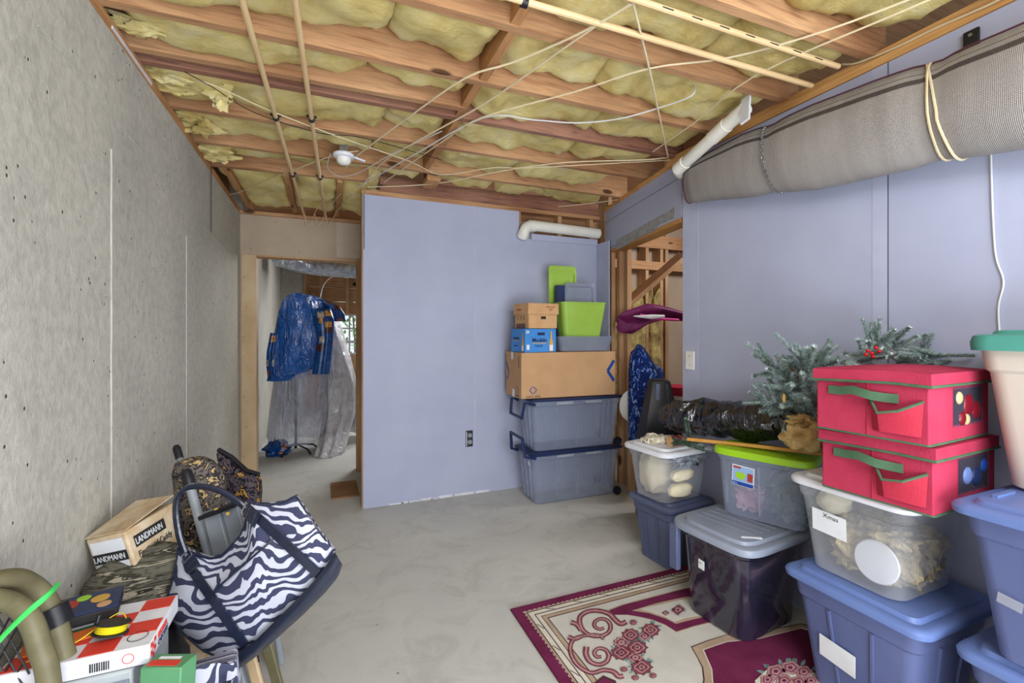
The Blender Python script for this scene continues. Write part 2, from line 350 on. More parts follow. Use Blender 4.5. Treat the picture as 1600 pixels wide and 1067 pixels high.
def text(s, size, mtx, mat, parent, name='lettering', depth=.0006, align='LEFT', sx=1, world=True, bold=0):
    cu = bpy.data.curves.new('t', 'FONT'); cu.body = s; cu.size = size; cu.extrude = depth; cu.align_x = align; cu.resolution_u = 2; cu.offset = bold
    ob = bpy.data.objects.new('t', cu); C.objects.link(ob)
    dg = bpy.context.evaluated_depsgraph_get(); me = bpy.data.meshes.new_from_object(ob.evaluated_get(dg))
    bpy.data.objects.remove(ob)
    me.transform(mtx @ Matrix.Diagonal((sx, 1, 1, 1)))
    if world: me.transform(Matrix.Translation(-Vector(parent['_base'])))
    me.materials.clear(); me.materials.append(mat)
    o = bpy.data.objects.new(name, me); C.objects.link(o); o.parent = parent; return o
def frame(o, x, y):
    x = Vector(x).normalized(); y = Vector(y); y = (y - x * y.dot(x)).normalized(); z = x.cross(y)
    m = Matrix((x, y, z)).transposed().to_4x4(); m.translation = Vector(o); return m
def smooth(pts, k=3):
    P = [Vector(p) for p in pts]; out = []
    for i in range(len(P) - 1):
        p0, p1, p2, p3 = P[max(i - 1, 0)], P[i], P[i + 1], P[min(i + 2, len(P) - 1)]
        for j in range(k):
            t = j / k; out.append(.5 * ((2 * p1) + (p2 - p0) * t + (2 * p0 - 5 * p1 + 4 * p2 - p3) * t * t + (3 * p1 - p0 - 3 * p2 + p3) * t ** 3))
    return out + [P[-1]]
def rrect(L, W, r, z, n=5, cx=0, cy=0, bow=0):
    pts = []
    for q, (sx, sy) in enumerate(((1, 1), (-1, 1), (-1, -1), (1, -1))):
        for i in range(n + 1):
            a = q * PI / 2 + (PI / 2) * i / n
            pts.append(Vector((cx + sx * (L / 2 - r) + r * math.cos(a), cy + sy * (W / 2 - r) + r * math.sin(a), z)))
    return pts

# ================================================================== STRUCTURE
XL, YP, YD, XR = -.71, 3.70, 4.73, 2.19
o = MB().ex(-1.0, 5.4, -1.6, 9.6, -.08, 0).build('floor', m_floor); o['kind'] = 'structure'
wl = struct('wall_left', (XL, 0, 0))
MB().ex(XL - .22, XL, -1.6, 4.84, 0, 2.44).build('cast_concrete_face', m_conc, wl, world=True)
MB().ex(XL - .22, XL + .002, 4.84, 9.3, 0, 2.80).build('cast_concrete_face', m_conc, wl, world=True)
sm = MB()
for y, z0, z1, wd in ((2.05, .0, 2.02, .006), (3.0, 0, 1.9, .003)):
    k = 26; L = []; 
    for i in range(k):
        z = z0 + (z1 - z0) * i / (k - 1); e = .004 * noise.noise(Vector((y, 0, z * 6)))
        L.append([Vector((XL, y - wd / 2 + e, z)), Vector((XL + .004, y + e, z)), Vector((XL, y + wd / 2 + e * 1.6, z))])
    sm.loft(L, True)
sm.tube([ony(0, 0, 1) * 0 + onx(px, py, XL + .001) for px, py in ((60, 40), (165, 165), (270, 300), (345, 380), (374, 412))], .002, 5)
sm.build('form_seam', m_seam, wl, world=True)
t = struct('trim_1', (XL, 0, 2.44)); MB().ex(XL - .14, XL - .10, -1.6, 4.9, 2.485, 2.80).build('rim_board', m_joist_y, t, world=True); MB().ex(XL - .14, XL + .002, -1.6, 4.9, 2.44, 2.485).build('sill_plate', m_joist_y, t, world=True)
MB().ex(XL - .02, XL + .006, 2.05, 2.45, 2.45, 2.462).build('sill_shim', m_whitep, t, world=True)
# partition wall with the notch for the waste pipe
wb = struct('wall_back', (.268, YP, 0))
MB().ex(.270, 1.585, YP, YP + .013, 0, 2.44).build('drywall_sheet', m_purple, wb, world=True)
MB().ex(1.585, 2.39, YP, YP + .013, 0, 2.205).build('drywall_sheet', m_purple, wb, world=True)
MB().ex(1.70, 2.39, YP - .012, YP, 2.195, 2.25).build('pipe_ledge', m_purple2, wb, world=True)
MB().ex(2.385, 2.40, YP - .20, YP, 0, 2.205).build('drywall_return', m_purple2, wb, world=True)
MB().ex(.262, .352, YP + .013, YP + .11, 0, 2.44).build('end_stud', m_stud, wb, world=True)
for x in (.75, 1.16, 1.57, 1.98, 2.32): MB().ex(x, x + .038, YP + .014, YP + .11, 0, 2.44).build('stud', m_stud, wb, world=True)
MB().ex(1.585, 1.74, YP + .02, YP + .03, 2.2, 2.36).build('grey_backing', m_gyps, wb, world=True)
MB().ex(1.55, 2.5, YP + .10, YP + .112, 2.1, 2.46).build('backing_board', m_plyw, wb, world=True)
MB().ex(.26, 2.42, YP - .005, YP + .10, 2.44, 2.475).build('top_plate', m_joist, wb, world=True)
MB().ex(.40, 2.42, YP + .02, YP + .06, 2.475, 2.60).build('rim_board', m_stain, wb, world=True)
MB().ex(1.165, 1.185, YP - .0012, YP, 0, 2.44).build('joint_tape', m_purple2, wb, world=True)
pp = MB(); x = .28
while x < .9:
    L = random.uniform(.05, .16); hgt = random.uniform(.006, .022)
    if x > .45 : pp.ex(x, x + L, YP - .001, YP, 0, hgt)
    x += L * .9
pp.ex(1.0, 1.3, YP - .001, YP, .0, .02)
pp.build('bare_primer_patch', m_whitep, wb, world=True)
t = struct('wall_side_return', (.30, YP + .11, 0))
MB().ex(.318, .33, YP + .11, YD, 0, 2.44).build('drywall_sheet', m_beige, t, world=True)
MB().ex(.285, .318, YD - .03, YD + .12, 0, 2.09).build('jamb_board', m_stud, t, world=True)
# far wall with the doorway
wf = struct('wall_far', (XL, YD, 0))
MB().ex(XL, .33, YD, YD + .013, 2.075, 2.44).build('header_drywall', m_beige, wf, world=True)
MB().ex(.10, .33, YD - .002, YD, 2.10, 2.44).build('putty_patch', m_putty, wf, world=True)
MB().ex(XL, .33, YD + .013, YD + .11, 2.10, 2.44).build('header_beam', m_joist, wf, world=True)
MB().ex(XL, XL + .125, YD - .004, YD + .11, 0, 2.075).build('wall_strip', m_beige, wf, world=True)
MB().ex(XL + .115, XL + .128, YD - .018, YD + .12, 0, 2.075).build('casing_board', m_paintwood, wf, world=True)
MB().ex(XL + .01, XL + .117, YD - .018, YD - .003, 0, 2.075).build('casing_board', m_paintwood, wf, world=True)
MB().ex(XL + .10, .32, YD - .01, YD + .12, 2.062, 2.076).build('head_casing', m_stud, wf, world=True)
MB().ex(XL, .33, YD - .03, YD + .11, 2.44, 2.47).build('top_plate', m_joist, wf, world=True)
nl = MB()
for k in range(7): nl.lathe([(0, -.002), (.004, 0), (0, .001)], (XL + .03 + (k % 2) * .02, YD - .019, .25 + k * .27), 8, 'Y')
for k in range(5): nl.lathe([(0, -.002), (.004, 0), (0, .001)], (XL + .08 + k * .2, YD - .001, 2.13 + .26 * (k % 2)), 8, 'Y')
nl.build('nail_head', m_dark, wf, world=True)
# near right wall
wr = struct('wall_right', (XR, 0, 0))
ys = [-1.6, .05, 1.17, 2.36]
for a, b in zip(ys, ys[1:]): MB().ex(XR, XR + .013, a + .0015, b - .0015, 0, 2.5).build('drywall_sheet', m_purple, wr, world=True)
MB().ex(XR + .014, XR + .10, 2.26, 2.355, 0, 2.5).build('end_stud', m_stud, wr, world=True)
MB().ex(XR - .0012, XR, 2.22, 2.358, 0, 2.45).build('joint_tape', m_purple2, wr, world=True)
MB().ex(XR - .0010, XR, 1.175, 1.23, 0, 2.5).build('joint_tape', m_purple2, wr, world=True)
MB().ex(XR - .0015, XR, 1.168, 1.1715, .9, 2.5).build('open_seam', m_line, wr, world=True)
MB().ex(XR + .013, XR + .02, -1.6, 2.3, 0, 2.5).build('backing', m_dark, wr, world=True)
tr = MB(); tr.poly([onx(px, py, XR - .001) for px, py in ((1385, 98), (1405, 82), (1417, 75), (1414, 82), (1396, 92))], (-.002, 0, 0)); tr.build('torn_paper_edge', m_whitep, wr, world=True)
pl = struct('trim_2', (XR, 0, 2.5))
MB().ex(XR - .012, XR + .09, -1.6, 2.5, 2.5, 2.535).build('top_plate', m_plate, pl, world=True)
MB().ex(XR - .004, XR + .09, -1.6, 2.5, 2.535, 2.565).build('top_plate', m_plate, pl, world=True)
# slanted wall over the utility doorway
A0, B0 = Vector((2.44, 3.64, 0)), Vector((2.20, 2.42, 0)); DW = (A0 - B0).normalized(); NW = Vector((DW.y, -DW.x, 0))
def sl(s, z, off=0): p = B0 + DW * s + NW * off; return Vector((p.x, p.y, z))
LW = (A0 - B0).length
wd_ = struct('wall_doorway', tuple(B0))
def slab(s0, s1, z0, z1, o0, o1): 
    return MB().poly([sl(s0, z0, o0), sl(s1, z0, o0), sl(s1, z1, o0), sl(s0, z1, o0)], NW * (o1 - o0))
slab(-.05, LW, 2.135, 2.505, 0, .013).build('header_drywall', m_purple, wd_, world=True)
slab(LW - .05, LW, 1.98, 2.135, 0, .013).build('drywall_strip', m_purple, wd_, world=True)
slab(LW - .008, LW + .012, 0, 2.5, .013, .10).build('corner_stud', m_stud, wd_, world=True)
slab(LW - .002, LW + .014, 0, 2.5, -.004, .013).build('corner_bead', m_plate, wd_, world=True)
slab(LW - .125, LW - .012, 0, 2.125, .013, .05).build('jack_stud', m_stud, wd_, world=True)
slab(LW - .19, LW - .135, 0, 2.11, .06, .11).build('jack_stud', m_stud, wd_, world=True)
slab(LW - .27, LW - .20, 0, 2.11, .10, .14).build('king_stud', m_stud, wd_, world=True)
slab(-.03, LW - .012, 2.105, 2.15, .004, .11).build('header_beam', m_plate, wd_, world=True)
tp = [sl(LW - .25, 2.105, -.002), sl(LW - .25, 2.19, -.002), sl(.1, 2.215, -.002), sl(.03, 2.23, -.002), sl(.03, 2.15, -.002), sl(.25, 2.15, -.002), sl(.3, 2.125, -.002), sl(.6, 2.12, -.002), sl(LW - .35, 2.10, -.002)]
MB().poly(tp, NW * .004).build('torn_drywall_edge', m_gyps, wd_, world=True)
for z, q in ((2.40, 0), (2.44, .05), (2.475, -.02)):
    slab(0, LW, z, z + .0035, -.0012, 0).build('tape_crease', m_line if q == 0 else m_purple2, wd_, world=True)
slab(LW - .55, LW, 2.145, 2.150, -.0014, 0).build('tape_crease', m_line, wd_, world=True)
slab(-.04, LW, 2.505, 2.54, -.005, .1).build('top_plate', m_plate, wd_, world=True)

# ceiling: deck, joists, blocking, insulation
ce = struct('ceiling', (0, 0, 2.48))
def zj(x): return 2.482 + .024 * (x + .71)
MB().ex(-.95, 5.4, -1.6, 9.6, 2.80, 2.83).build('subfloor_deck', m_plyw, ce, world=True)
JL = [(-1.2, -1.2), (-.8, -.8), (-.4, -.4), (0, 0), (.40, .40), (.79, .81), (1.20, 1.235), (1.57, 1.63), (1.955, 2.055), (2.325, 2.44), (2.73, 2.865), (3.17, 3.34)]
def jy(j, x): return j[0] + (j[1] - j[0]) * (x + .71) / 2.91
def joist(x0, y0, x1, y1, m, dz=0, h=.235):
    a, b = Vector((x0, y0, zj(x0) + h / 2 + dz)), Vector((x1, y1, zj(x1) + h / 2 + dz))
    return MB().bar(a, b, .038, h).build('joist', m, ce, world=True)
for i, j in enumerate(JL):
    x1 = 2.26 if j[1] < 2.5 else 2.47
    joist(-.83, jy(j, -.83), x1, jy(j, x1), m_stain if i == 9 else m_joist)
joist(-.83, 2.225, .66, 2.27, m_joist)
joist(-.83, 3.575, .3, 3.60, m_joist); joist(.72, 3.60, 1.9, 3.62, m_stain, .03)
for x in (-.63, -.26, .10): MB().bar((x, 3.62, 2.60), (x, 4.76, 2.60), .038, .235).build('joist', m_joist_y, ce, world=True)
for i in range(6, 11):
    j, k = JL[i], JL[i + 1]; x = .66; ya, yb = jy(j, x) + .019, jy(k, x) - .019
    MB().bar((x + .01 * (i % 2), ya, zj(x) + .10), (x + .01 * (i % 2), yb, zj(x) + .10), .038, .19).build('blocking', m_joist_y, ce, world=True)
MB().ex(.70, .80, 3.36, 3.56, 2.50, 2.54).build('blocking', m_joist_y, ce, world=True)
def batt(x0, x1, ya0, yb0, ya1, yb1, seed, lo=.085, amp=.06, m=m_ins, z0=None):
    nx, ny = max(8, int((x1 - x0) * 46)), 12; secs = []
    for i in range(nx + 1):
        u = i / nx; x = x0 + (x1 - x0) * u; ya = ya0 + (ya1 - ya0) * u; yb = yb0 + (yb1 - yb0) * u; row = []
        for j in range(ny + 1):
            v = j / ny; y = ya + (yb - ya) * v
            n = noise.fractal(Vector((x * 3.1, y * 3.1, seed * 5.3)), 1, 2, 4); n2 = noise.noise(Vector((x * 11, y * 9, seed)))
            e = min(v, 1 - v) * 2; eu = min(u, 1 - u) * (x1 - x0) / .05
            sag = lo - .035 + amp * n + .014 * n2 + .05 * max(0, 1 - e * 2.6) ** 1.5 + .03 * max(0, 1 - eu) + .02 * noise.noise(Vector((x * 5, j // 6 * 9, seed)))
            zb = (zj(x) if z0 is None else z0)
            row.append(Vector((x, y, zb + max(.012, sag))))
        row = row + [Vector((x, yb, (z0 or 2.482) + .27)), Vector((x, ya, (z0 or 2.482) + .27))]
        secs.append(row)
    MB().loft(secs, True, True, True).build('insulation_batt', m, ce, world=True, sharp=80)
sd = 1
for i in range(4, len(JL) - 1):
    a, b = JL[i], JL[i + 1]
    cuts = [-.70, .64] if i < 6 else [-.70, random.uniform(.1, .35), .64]
    cuts2 = [.70, 1.35 + random.uniform(-.15, .3), 2.16]
    if i == 9:
        segs = [(-.70, .64, jy(JL[9], -.7) + .02, jy(JL[9], .64) + .02, None)]
    for cs in (cuts, cuts2):
        for x0, x1 in zip(cs, cs[1:]):
            if i == 8 and x0 < .6:
                batt(x0 + .004, x1 - .004, jy(a, x0) + .02, 2.205, jy(a, x1) + .02, 2.245, sd, .08); sd += 1; continue
            batt(x0 + .004, x1 - .004, jy(a, x0) + .02, jy(b, x0) - .02, jy(a, x1) + .02, jy(b, x1) - .02, sd, random.uniform(.07, .10), .065); sd += 1
batt(-.70, .05, 3.20, 3.55, 3.21, 3.56, 61); batt(.06, .66, 3.21, 3.57, 3.23, 3.58, 62); batt(.74, 1.3, 3.27, 3.69, 3.30, 3.69, 63, .10); batt(1.31, 2.30, 3.30, 3.69, 3.35, 3.69, 64, .05, .07)
for x0, x1, s in ((-.70, -.65, 71), (-.61, -.28, 72), (-.24, .08, 73), (.12, .40, 74)): batt(x0, x1, 3.6, 4.72, 3.6, 4.72, s, .06, .07, m_ins, 2.47)
# wool spilling over the sill at the concrete wall
wt = MB()
for k, (y, z, r) in enumerate(((1.74, 2.50, .06), (1.82, 2.52, .05), (2.12, 2.50, .035), (2.46, 2.50, .045), (2.55, 2.49, .035), (2.86, 2.5, .05), (2.98, 2.48, .05), (3.30, 2.49, .05), (3.42, 2.48, .04))):
    wt.blob((XL + .07, y, z + .02), (.10, r, r * .8), .5, 2.4, k)
wt.blob((XL + .25, 2.52, 2.50), (.05, .03, .06), .6, 3, 31)
wt.build('loose_wool_tuft', m_ins, ce, world=True, sharp=80)['kind'] = 'stuff'

# back room behind the doorway
br = struct('wall_far_room', (0, 9.0, 0))
MB().ex(XL - .2, -.36, 8.9, 9.1, 0, 2.80).build('concrete_end', m_conc, br, world=True)
wx0, wx1, wz0, wz1 = -.26, .75, .97, 1.72
for x0, x1, z0, z1, m in ((-.36, wx0, 0, 2.8, m_stud), (wx1, 5.2, 0, 2.8, m_beige), (wx0, wx1, 0, wz0, m_stud), (wx0, wx1, wz1, wz1 + .22, m_joist), (wx0, wx1, wz1 + .23, wz1 + .48, m_joist), (wx0, wx1, wz1 + .49, 2.8, m_joist)):
    MB().ex(x0, x1, 8.95, 9.05, z0, z1).build('wall_board', m, br, world=True)
for x in (-.36, -.10, .35, .9): MB().ex(x, x + .05, 8.86, 8.95, 1.72 if -.3 < x < .7 else 0, 2.5).build('stud', m_stud, br, world=True)
for k in range(6): MB().bar((-.72 + .0, 5.2 + k * .62, 2.58), (2.2, 5.2 + k * .62, 2.58), .038, .235).build('joist', m_joist, ce, world=True)
for k in range(6): batt(-.70, 2.1, 5.22 + k * .62, 5.8 + k * .62, 5.22 + k * .62, 5.8 + k * .62, 90 + k, .10, .05, m_ins2, 2.47)
MB().ex(2.5, 2.6, 4.9, 9.0, 0, 2.8).build('wall_room_side', m_beige)['kind'] = 'structure'
wn = struct('window_1', (.25, 9.0, 1.3))
for x in (wx0, .05, .40, wx1 - .03): MB().ex(x, x + .03, 8.96, 9.0, wz0, wz1).build('window_bar', m_whitep, wn, world=True)
for z in (wz0, 1.18, 1.44, wz1 - .03): MB().ex(wx0, wx1, 8.955, 9.0, z, z + (.05 if z == 1.18 else .03)).build('window_bar', m_whitep, wn, world=True)
MB().ex(wx0, wx1, 8.99, 8.996, wz0, wz1).build('pane', m_glass, wn, world=True)
# greenery outside
t = thing('shrub', 'sunlit green shrub outside the small window of the room beyond the left doorway', 'shrub', (.3, 10.6, 0))
lf = MB()
for k in range(1500):
    c = Vector((random.uniform(-.9, 2.0), random.uniform(10.0, 11.2), random.uniform(.2, 2.6))); a = Vector((random.gauss(0, 1), random.gauss(0, 1), random.gauss(0, 1))).normalized(); b = a.cross(Vector((.3, .2, 1))).normalized()
    lf.add([c - a * .07, c + b * .035, c + a * .07, c - b * .035], [(0, 1, 2, 3)])
lf.build('foliage', m_leafg, t, world=True, recalc=False, kind='stuff')
st = MB()
for k in range(5): st.tube([(-.4 + k * .5, 10.6, 0), (-.3 + k * .45, 10.5, 1.2), (-.5 + k * .5, 10.6, 2.5)], [.03, .02, .01], 6)
st.build('stem', m_stem, t, world=True)

# utility room behind the slanted wall
ur = struct('wall_utility', (2.5, 4.1, 0))
MB().ex(2.4, 5.4, 4.2, 4.25, 0, 2.8).build('sheathing', m_beige, ur, world=True)
for x in (2.62, 2.95, 3.25, 3.45, 3.52, 3.9): MB().ex(x, x + .04, 4.06, 4.2, 0, 2.46).build('stud', m_stud, ur, world=True)
for z in (2.06, 2.30): MB().ex(2.5, 5.0, 4.04, 4.08, z, z + .09 + .05 * (z > 2.2)).build('plate', m_joist, ur, world=True)
ub = MB()
for k, (x0, x1, z0, z1) in enumerate(((2.67, 2.94, .3, 1.42), (3.0, 3.24, .1, 1.73), (3.30, 3.44, .2, 1.75))):
    ub.box(((x0 + x1) / 2, 4.13, (z0 + z1) / 2), (x1 - x0, .1, z1 - z0))
    ub.blob(((x0 + x1) / 2, 4.11, (z0 + z1) / 2), ((x1 - x0) * .53, .09, (z1 - z0) * .52), .22, 3.5, k, 24, 24, sq=.45)
ub.build('insulation_batt', m_ins2, ur, world=True, sharp=80)
a, b = at(975, 478, 4.2), at(1068, 398, 4.1); MB().bar(a, b, .04, .15, up=(0, -1, 0)).build('diagonal_brace', m_stud, ur, world=True)
MB().ex(5.3, 5.4, 2.3, 4.3, 0, 2.8).build('wall_utility_side', m_beige)['kind'] = 'structure'
MB().ex(2.3, 5.4, 2.2, 2.3, 0, 2.8).build('wall_utility_near', m_beige)['kind'] = 'structure'
MB().ex(2.52, 2.56, 3.70, 4.2, 0, 2.8).build('wall_utility_end', m_stud)['kind'] = 'structure'

# ================================================================== PIPES, CABLES, LIGHT
def onej(px, py, dz=0):      # point on the plane of the joist undersides
    p = onz(px, py, 2.5)
    for _ in range(6): p = onz(px, py, zj(p.x) + dz)
    return p
def single(name, mb, mat, label, cat, group=None, **k):
    o = mb.build(name, mat, **k); return tag(o, label, cat, group)
t = thing('water_pipe', 'left one of two cream water pipes running towards the doorway header', 'pipe', (-.25, 2, 2.46))
u = thing('water_pipe', 'right of two cream water pipes under the joists, nearer the white ceiling light', 'pipe', (-.07, 2, 2.46))
for tt, a, b, cl in ((t, (366, -40), (478, 345), (431, 457)), (u, (455, -40), (510, 348), (487, 500))):
    A, B = onej(*a, -.014), onej(*b, -.014); MB().tube([A, B], .0115, 10).build('pipe_run', m_cpvc, tt, world=True)
    for cx_ in cl:
        tq = (cx_ - a[0]) / (b[0] - a[0]); pxy = (cx_, a[1] + (b[1] - a[1]) * tq); c = onej(*pxy, -.014)
        m = MB(); m.lathe([(.013, -.012), (.017, -.012), (.017, .012), (.013, .012)], c, 12, 'Y'); m.box(c + Vector((0, 0, .012)), (.05, .012, .008)); m.build('pipe_clip', m_black, tt, world=True)
t = thing('water_pipe', 'cream water pipe crossing rightward under the joists, farther from the top right corner', 'pipe', (1.3, 1.4, 2.46))
MB().tube([onej(770, -12, -.014), onej(1268, 134, -.014)], .012, 10).build('pipe_run', m_cpvc, t, world=True)
c = onej(819, 4, -.014); MB().lathe([(.0125, -.011), (.017, -.011), (.017, .011), (.0125, .011)], c, 12, 'X').build('pipe_clip', m_black, t, world=True)
t = thing('water_pipe', 'printed cream water pipe crossing under the joists nearest the top right corner', 'pipe', (1.4, 1.25, 2.46))
MB().tube([onej(940, -18, -.014), onej(1310, 104, -.014)], .0115, 10).build('pipe_run', m_cpvc, t, world=True)
PA, PB = onej(940, -18, -.014), onej(1310, 104, -.014)
for k in range(7):
    p = PA.lerp(PB, .22 + k * .11); MB().box(p + Vector((0, -.0108, -.003)), (.05, .0014, .004)).build('printed_marking', m_print, t, world=True)
# waste pipes
t = thing('drain_pipe', 'white waste pipe elbowing out of the top of the lavender partition wall', 'pipe', (1.7, 3.62, 2.27))
path = [(1.61, 3.66, 2.225), (1.61, 3.645, 2.25), (1.625, 3.64, 2.285), (1.66, 3.64, 2.305), (1.70, 3.64, 2.31), (2.02, 3.64, 2.305), (2.37, 3.64, 2.295)]
MB().tube(smooth(path, 4), .046, 16).build('pipe_run', m_pvc, t, world=True)
MB().tube([(1.655, 3.64, 2.302), (1.715, 3.64, 2.31)], .050, 16).build('elbow_socket', m_pvc, t, world=True)
MB().tube([(1.607, 3.68, 2.215), (1.608, 3.655, 2.24)], .050, 16).build('elbow_socket', m_pvc, t, world=True)
t = thing('drain_pipe', 'white waste pipe sloping up past the end of the rolled grey cloth', 'pipe', (2.03, 2.2, 2.42))
p0, p1 = at(1062, 262, 2.85), at(1166, 168, 2.32)
MB().tube([p0 + Vector((.06, .05, -.01)), p0 + Vector((.02, .03, -.005)), p0, p0.lerp(p1, .5), p1], .036, 16).build('pipe_run', m_pvc, t, world=True)
q = (p1 - p0).normalized(); MB().tube([p0 - q * .02, p0 + q * .06], .041, 16).build('elbow_socket', m_pvc, t, world=True)
MB().tube([p0 + q * .30, p0 + q * .42], .040, 16).build('coupling', m_pvc, t, world=True)
MB().bar(at(1166, 152, 2.30), at(1164, 190, 2.26), .05, .012, up=(1, 0, 0)).build('hanger_strip', m_white, t, world=True)
# ceiling light
c = at(537, 246, 2.86)
t = thing('ceiling_light', 'small round white lamp fixed under the joists by the two pipes', 'light', tuple(c))
MB().lathe([(.062, .02), (.065, .012), (.060, .0), (.040, -.006), (.0, -.006)], c, 24).build('canopy', m_white, t, world=True)
MB().lathe([(.042, -.004), (.044, -.02), (.036, -.036), (.018, -.046), (0, -.048)], c, 24).build('globe', m_pvc, t, world=True)
MB().box(c + Vector((0, 0, .055)), (.05, .05, .07)).build('junction_box', m_steel, t, world=True)
MB().bar(c + Vector((-.02, .0, .03)), c + Vector((.13, .02, .0)), .012, .01).build('mounting_tab', m_white, t, world=True)
# cables (each a run under the joists)
CB = [('paired cream cables from the top centre towards the partition corner, upper strand', [(993, 3), (900, 55), (800, 98), (727, 122), (640, 182), (562, 240), (540, 262)], .0045, m_wire),
      ('paired cream cables from the top centre towards the partition corner, lower strand', [(985, 5), (900, 62), (760, 160), (680, 205), (600, 252), (566, 290)], .0045, m_wire),
      ('cream cable hanging straight from the top centre to the white waste pipe', [(988, 0), (1014, 106), (1030, 180), (1044, 246)], .005, m_wire),
      ('cream cable from the top right past the hanging cable to the blocking', [(1470, -20), (1290, 48), (1140, 90), (1014, 107), (900, 143), (755, 183), (700, 215), (600, 285)], .004, m_wire),
      ('cream cable running from the top right down to the slanted wall', [(1470, -8), (1400, 22), (1180, 118), (1090, 188), (1020, 237)], .004, m_wire),
      ('white cable drooping from the blocking under the middle joists', [(560, 292), (650, 240), (755, 184), (830, 187), (900, 192), (965, 186), (1025, 170), (1080, 150)], .004, m_wirew),
      ('thin black wire slanting under the left joists towards the blocking', [(288, 112), (330, 135), (400, 177), (500, 208), (570, 216), (690, 250)], .0022, m_black),
      ('cream cable from beside the left joists to the foot of the blocking', [(310, 125), (350, 140), (420, 172), (530, 214), (640, 252), (690, 273), (770, 262), (830, 262), (1047, 250)], .0035, m_wire),
      ('cream cable arcing along the partition top to the white waste pipe', [(575, 292), (640, 290), (700, 284), (780, 268), (880, 254), (1000, 250), (1045, 246)], .004, m_wire),
      ('lower cream cable sagging along the partition plate', [(580, 296), (700, 312), (780, 319), (850, 324), (920, 318), (965, 312)], .0035, m_wire),
      ('short cream cable by the left wall below the last joist', [(352, 305), (375, 300), (430, 277), (520, 243), (560, 236)], .003, m_wire),
      ('white cable looping beside the ceiling light to the partition corner', [(516, 240), (512, 262), (530, 275), (560, 270), (610, 242), (690, 205)], .003, m_wirew)]
for lab, pts, r, mt in CB:
    P = [onej(x, y, -.012 - .006 * (i % 2)) for i, (x, y) in enumerate(pts)]
    if 'drooping' in lab: P.append(P[-1] + Vector((.03, .01, .07)))
    single('cable', MB().tube(smooth(P, 4), r, 6), mt, lab, 'cable')
c = at(1014, 107, onej(1014, 107, -.01).y and (onej(1014, 107, -.01) - Vector((0, 0, H))).dot(Vector((SA, CA, 0))))
P = [onx(1316, 100, XR - .02), onx(1340, 98, XR - .02), onx(1400, 74, XR - .018), onx(1460, 45, XR - .018), onx(1540, 10, XR - .018), onx(1570, -5, XR - .018)]
single('cable', MB().tube(smooth(P, 4), .004, 6), m_wire, 'cream cable clipped along the orange plate above the rolled cloth', 'cable')
P = [(-.0, 4.69, 2.50), (.02, 4.68, 2.40), (.06, 4.66, 2.44), (.10, 4.4, 2.47), (.16, 4.0, 2.46), (.20, 3.75, 2.45)]
for k, lab in enumerate(('thin cable loop hanging at the doorway header, nearest the partition', 'thin cable loop hanging at the doorway header, farther left', 'thin cable loop hanging at the doorway header, between the other two')):
    Q = [Vector(p) + Vector((-.09 * k, 0, -.012 * k)) for p in P]; single('cable', MB().tube(smooth(Q, 4), .0032, 6), m_wire, lab, 'cable')
P = [onx(1548, 232, XR - .006), onx(1551, 330, XR - .006), onx(1556, 400, XR - .006), onx(1568, 440, XR - .006), onx(1560, 480, XR - .006), onx(1562, 540, XR - .006), onx(1558, 620, XR - .006)]
single('wall_cable', MB().tube(smooth(P, 5), .0032, 6), m_wirew, 'thin white cable hanging down the lavender wall at the far right', 'cable')
for nm, px, y0, y1, fn, lab in (('bead_chain', 330, 262, 364, lambda x, y: onx(x, y, XL + .01), 'thin dark bead chain hanging down the concrete wall'), ('bead_chain', 569, 306, 390, lambda x, y: ony(x, y, YP - .01), 'thin dark bead chain hanging at the left edge of the lavender partition')):
    m = MB(); n = 34
    for k in range(n): m.lathe([(0, -.006), (.004, 0), (0, .006)], fn(px, y0 + (y1 - y0) * k / n), 6)
    m.tube([fn(px, y0 - 8), fn(px, y1)], .0012, 5); single(nm, m, m_dark, lab, 'chain')

# wall fittings
c = ony(733, 685, YP)
t = thing('power_outlet', 'black outlet without a cover plate in the lavender partition', 'outlet', tuple(c))
MB().box(c + Vector((0, -.004, 0)), (.062, .008, .135)).build('outlet_box', m_black, t, world=True, bevel=.003)
for dz in (.028, -.028):
    o_ = MB().lathe([(0, -.004), (.019, -.004), (.019, .004)], c + Vector((.004, -.010, dz)), 16, 'Y').build('receptacle', m_greym, t, world=True)
MB().box(c + Vector((-.024, -.009, 0)), (.006, .003, .12)).build('cut_edge', m_whitep, t, world=True)
c = onx(1079, 563, XR)
t = thing('blank_wall_plate', 'cream blank plate on the end of the lavender wall beside the open doorway', 'wall plate', tuple(c))
MB().box(c + Vector((-.005, 0, 0)), (.008, .075, .12)).build('plate', m_pvc, t, world=True, bevel=.003)
for dz in (-.03, .03): MB().lathe([(0, -.002), (.004, -.002), (.004, .002)], c + Vector((-.009, 0, dz)), 8, 'X').build('screw', m_steel, t, world=True)

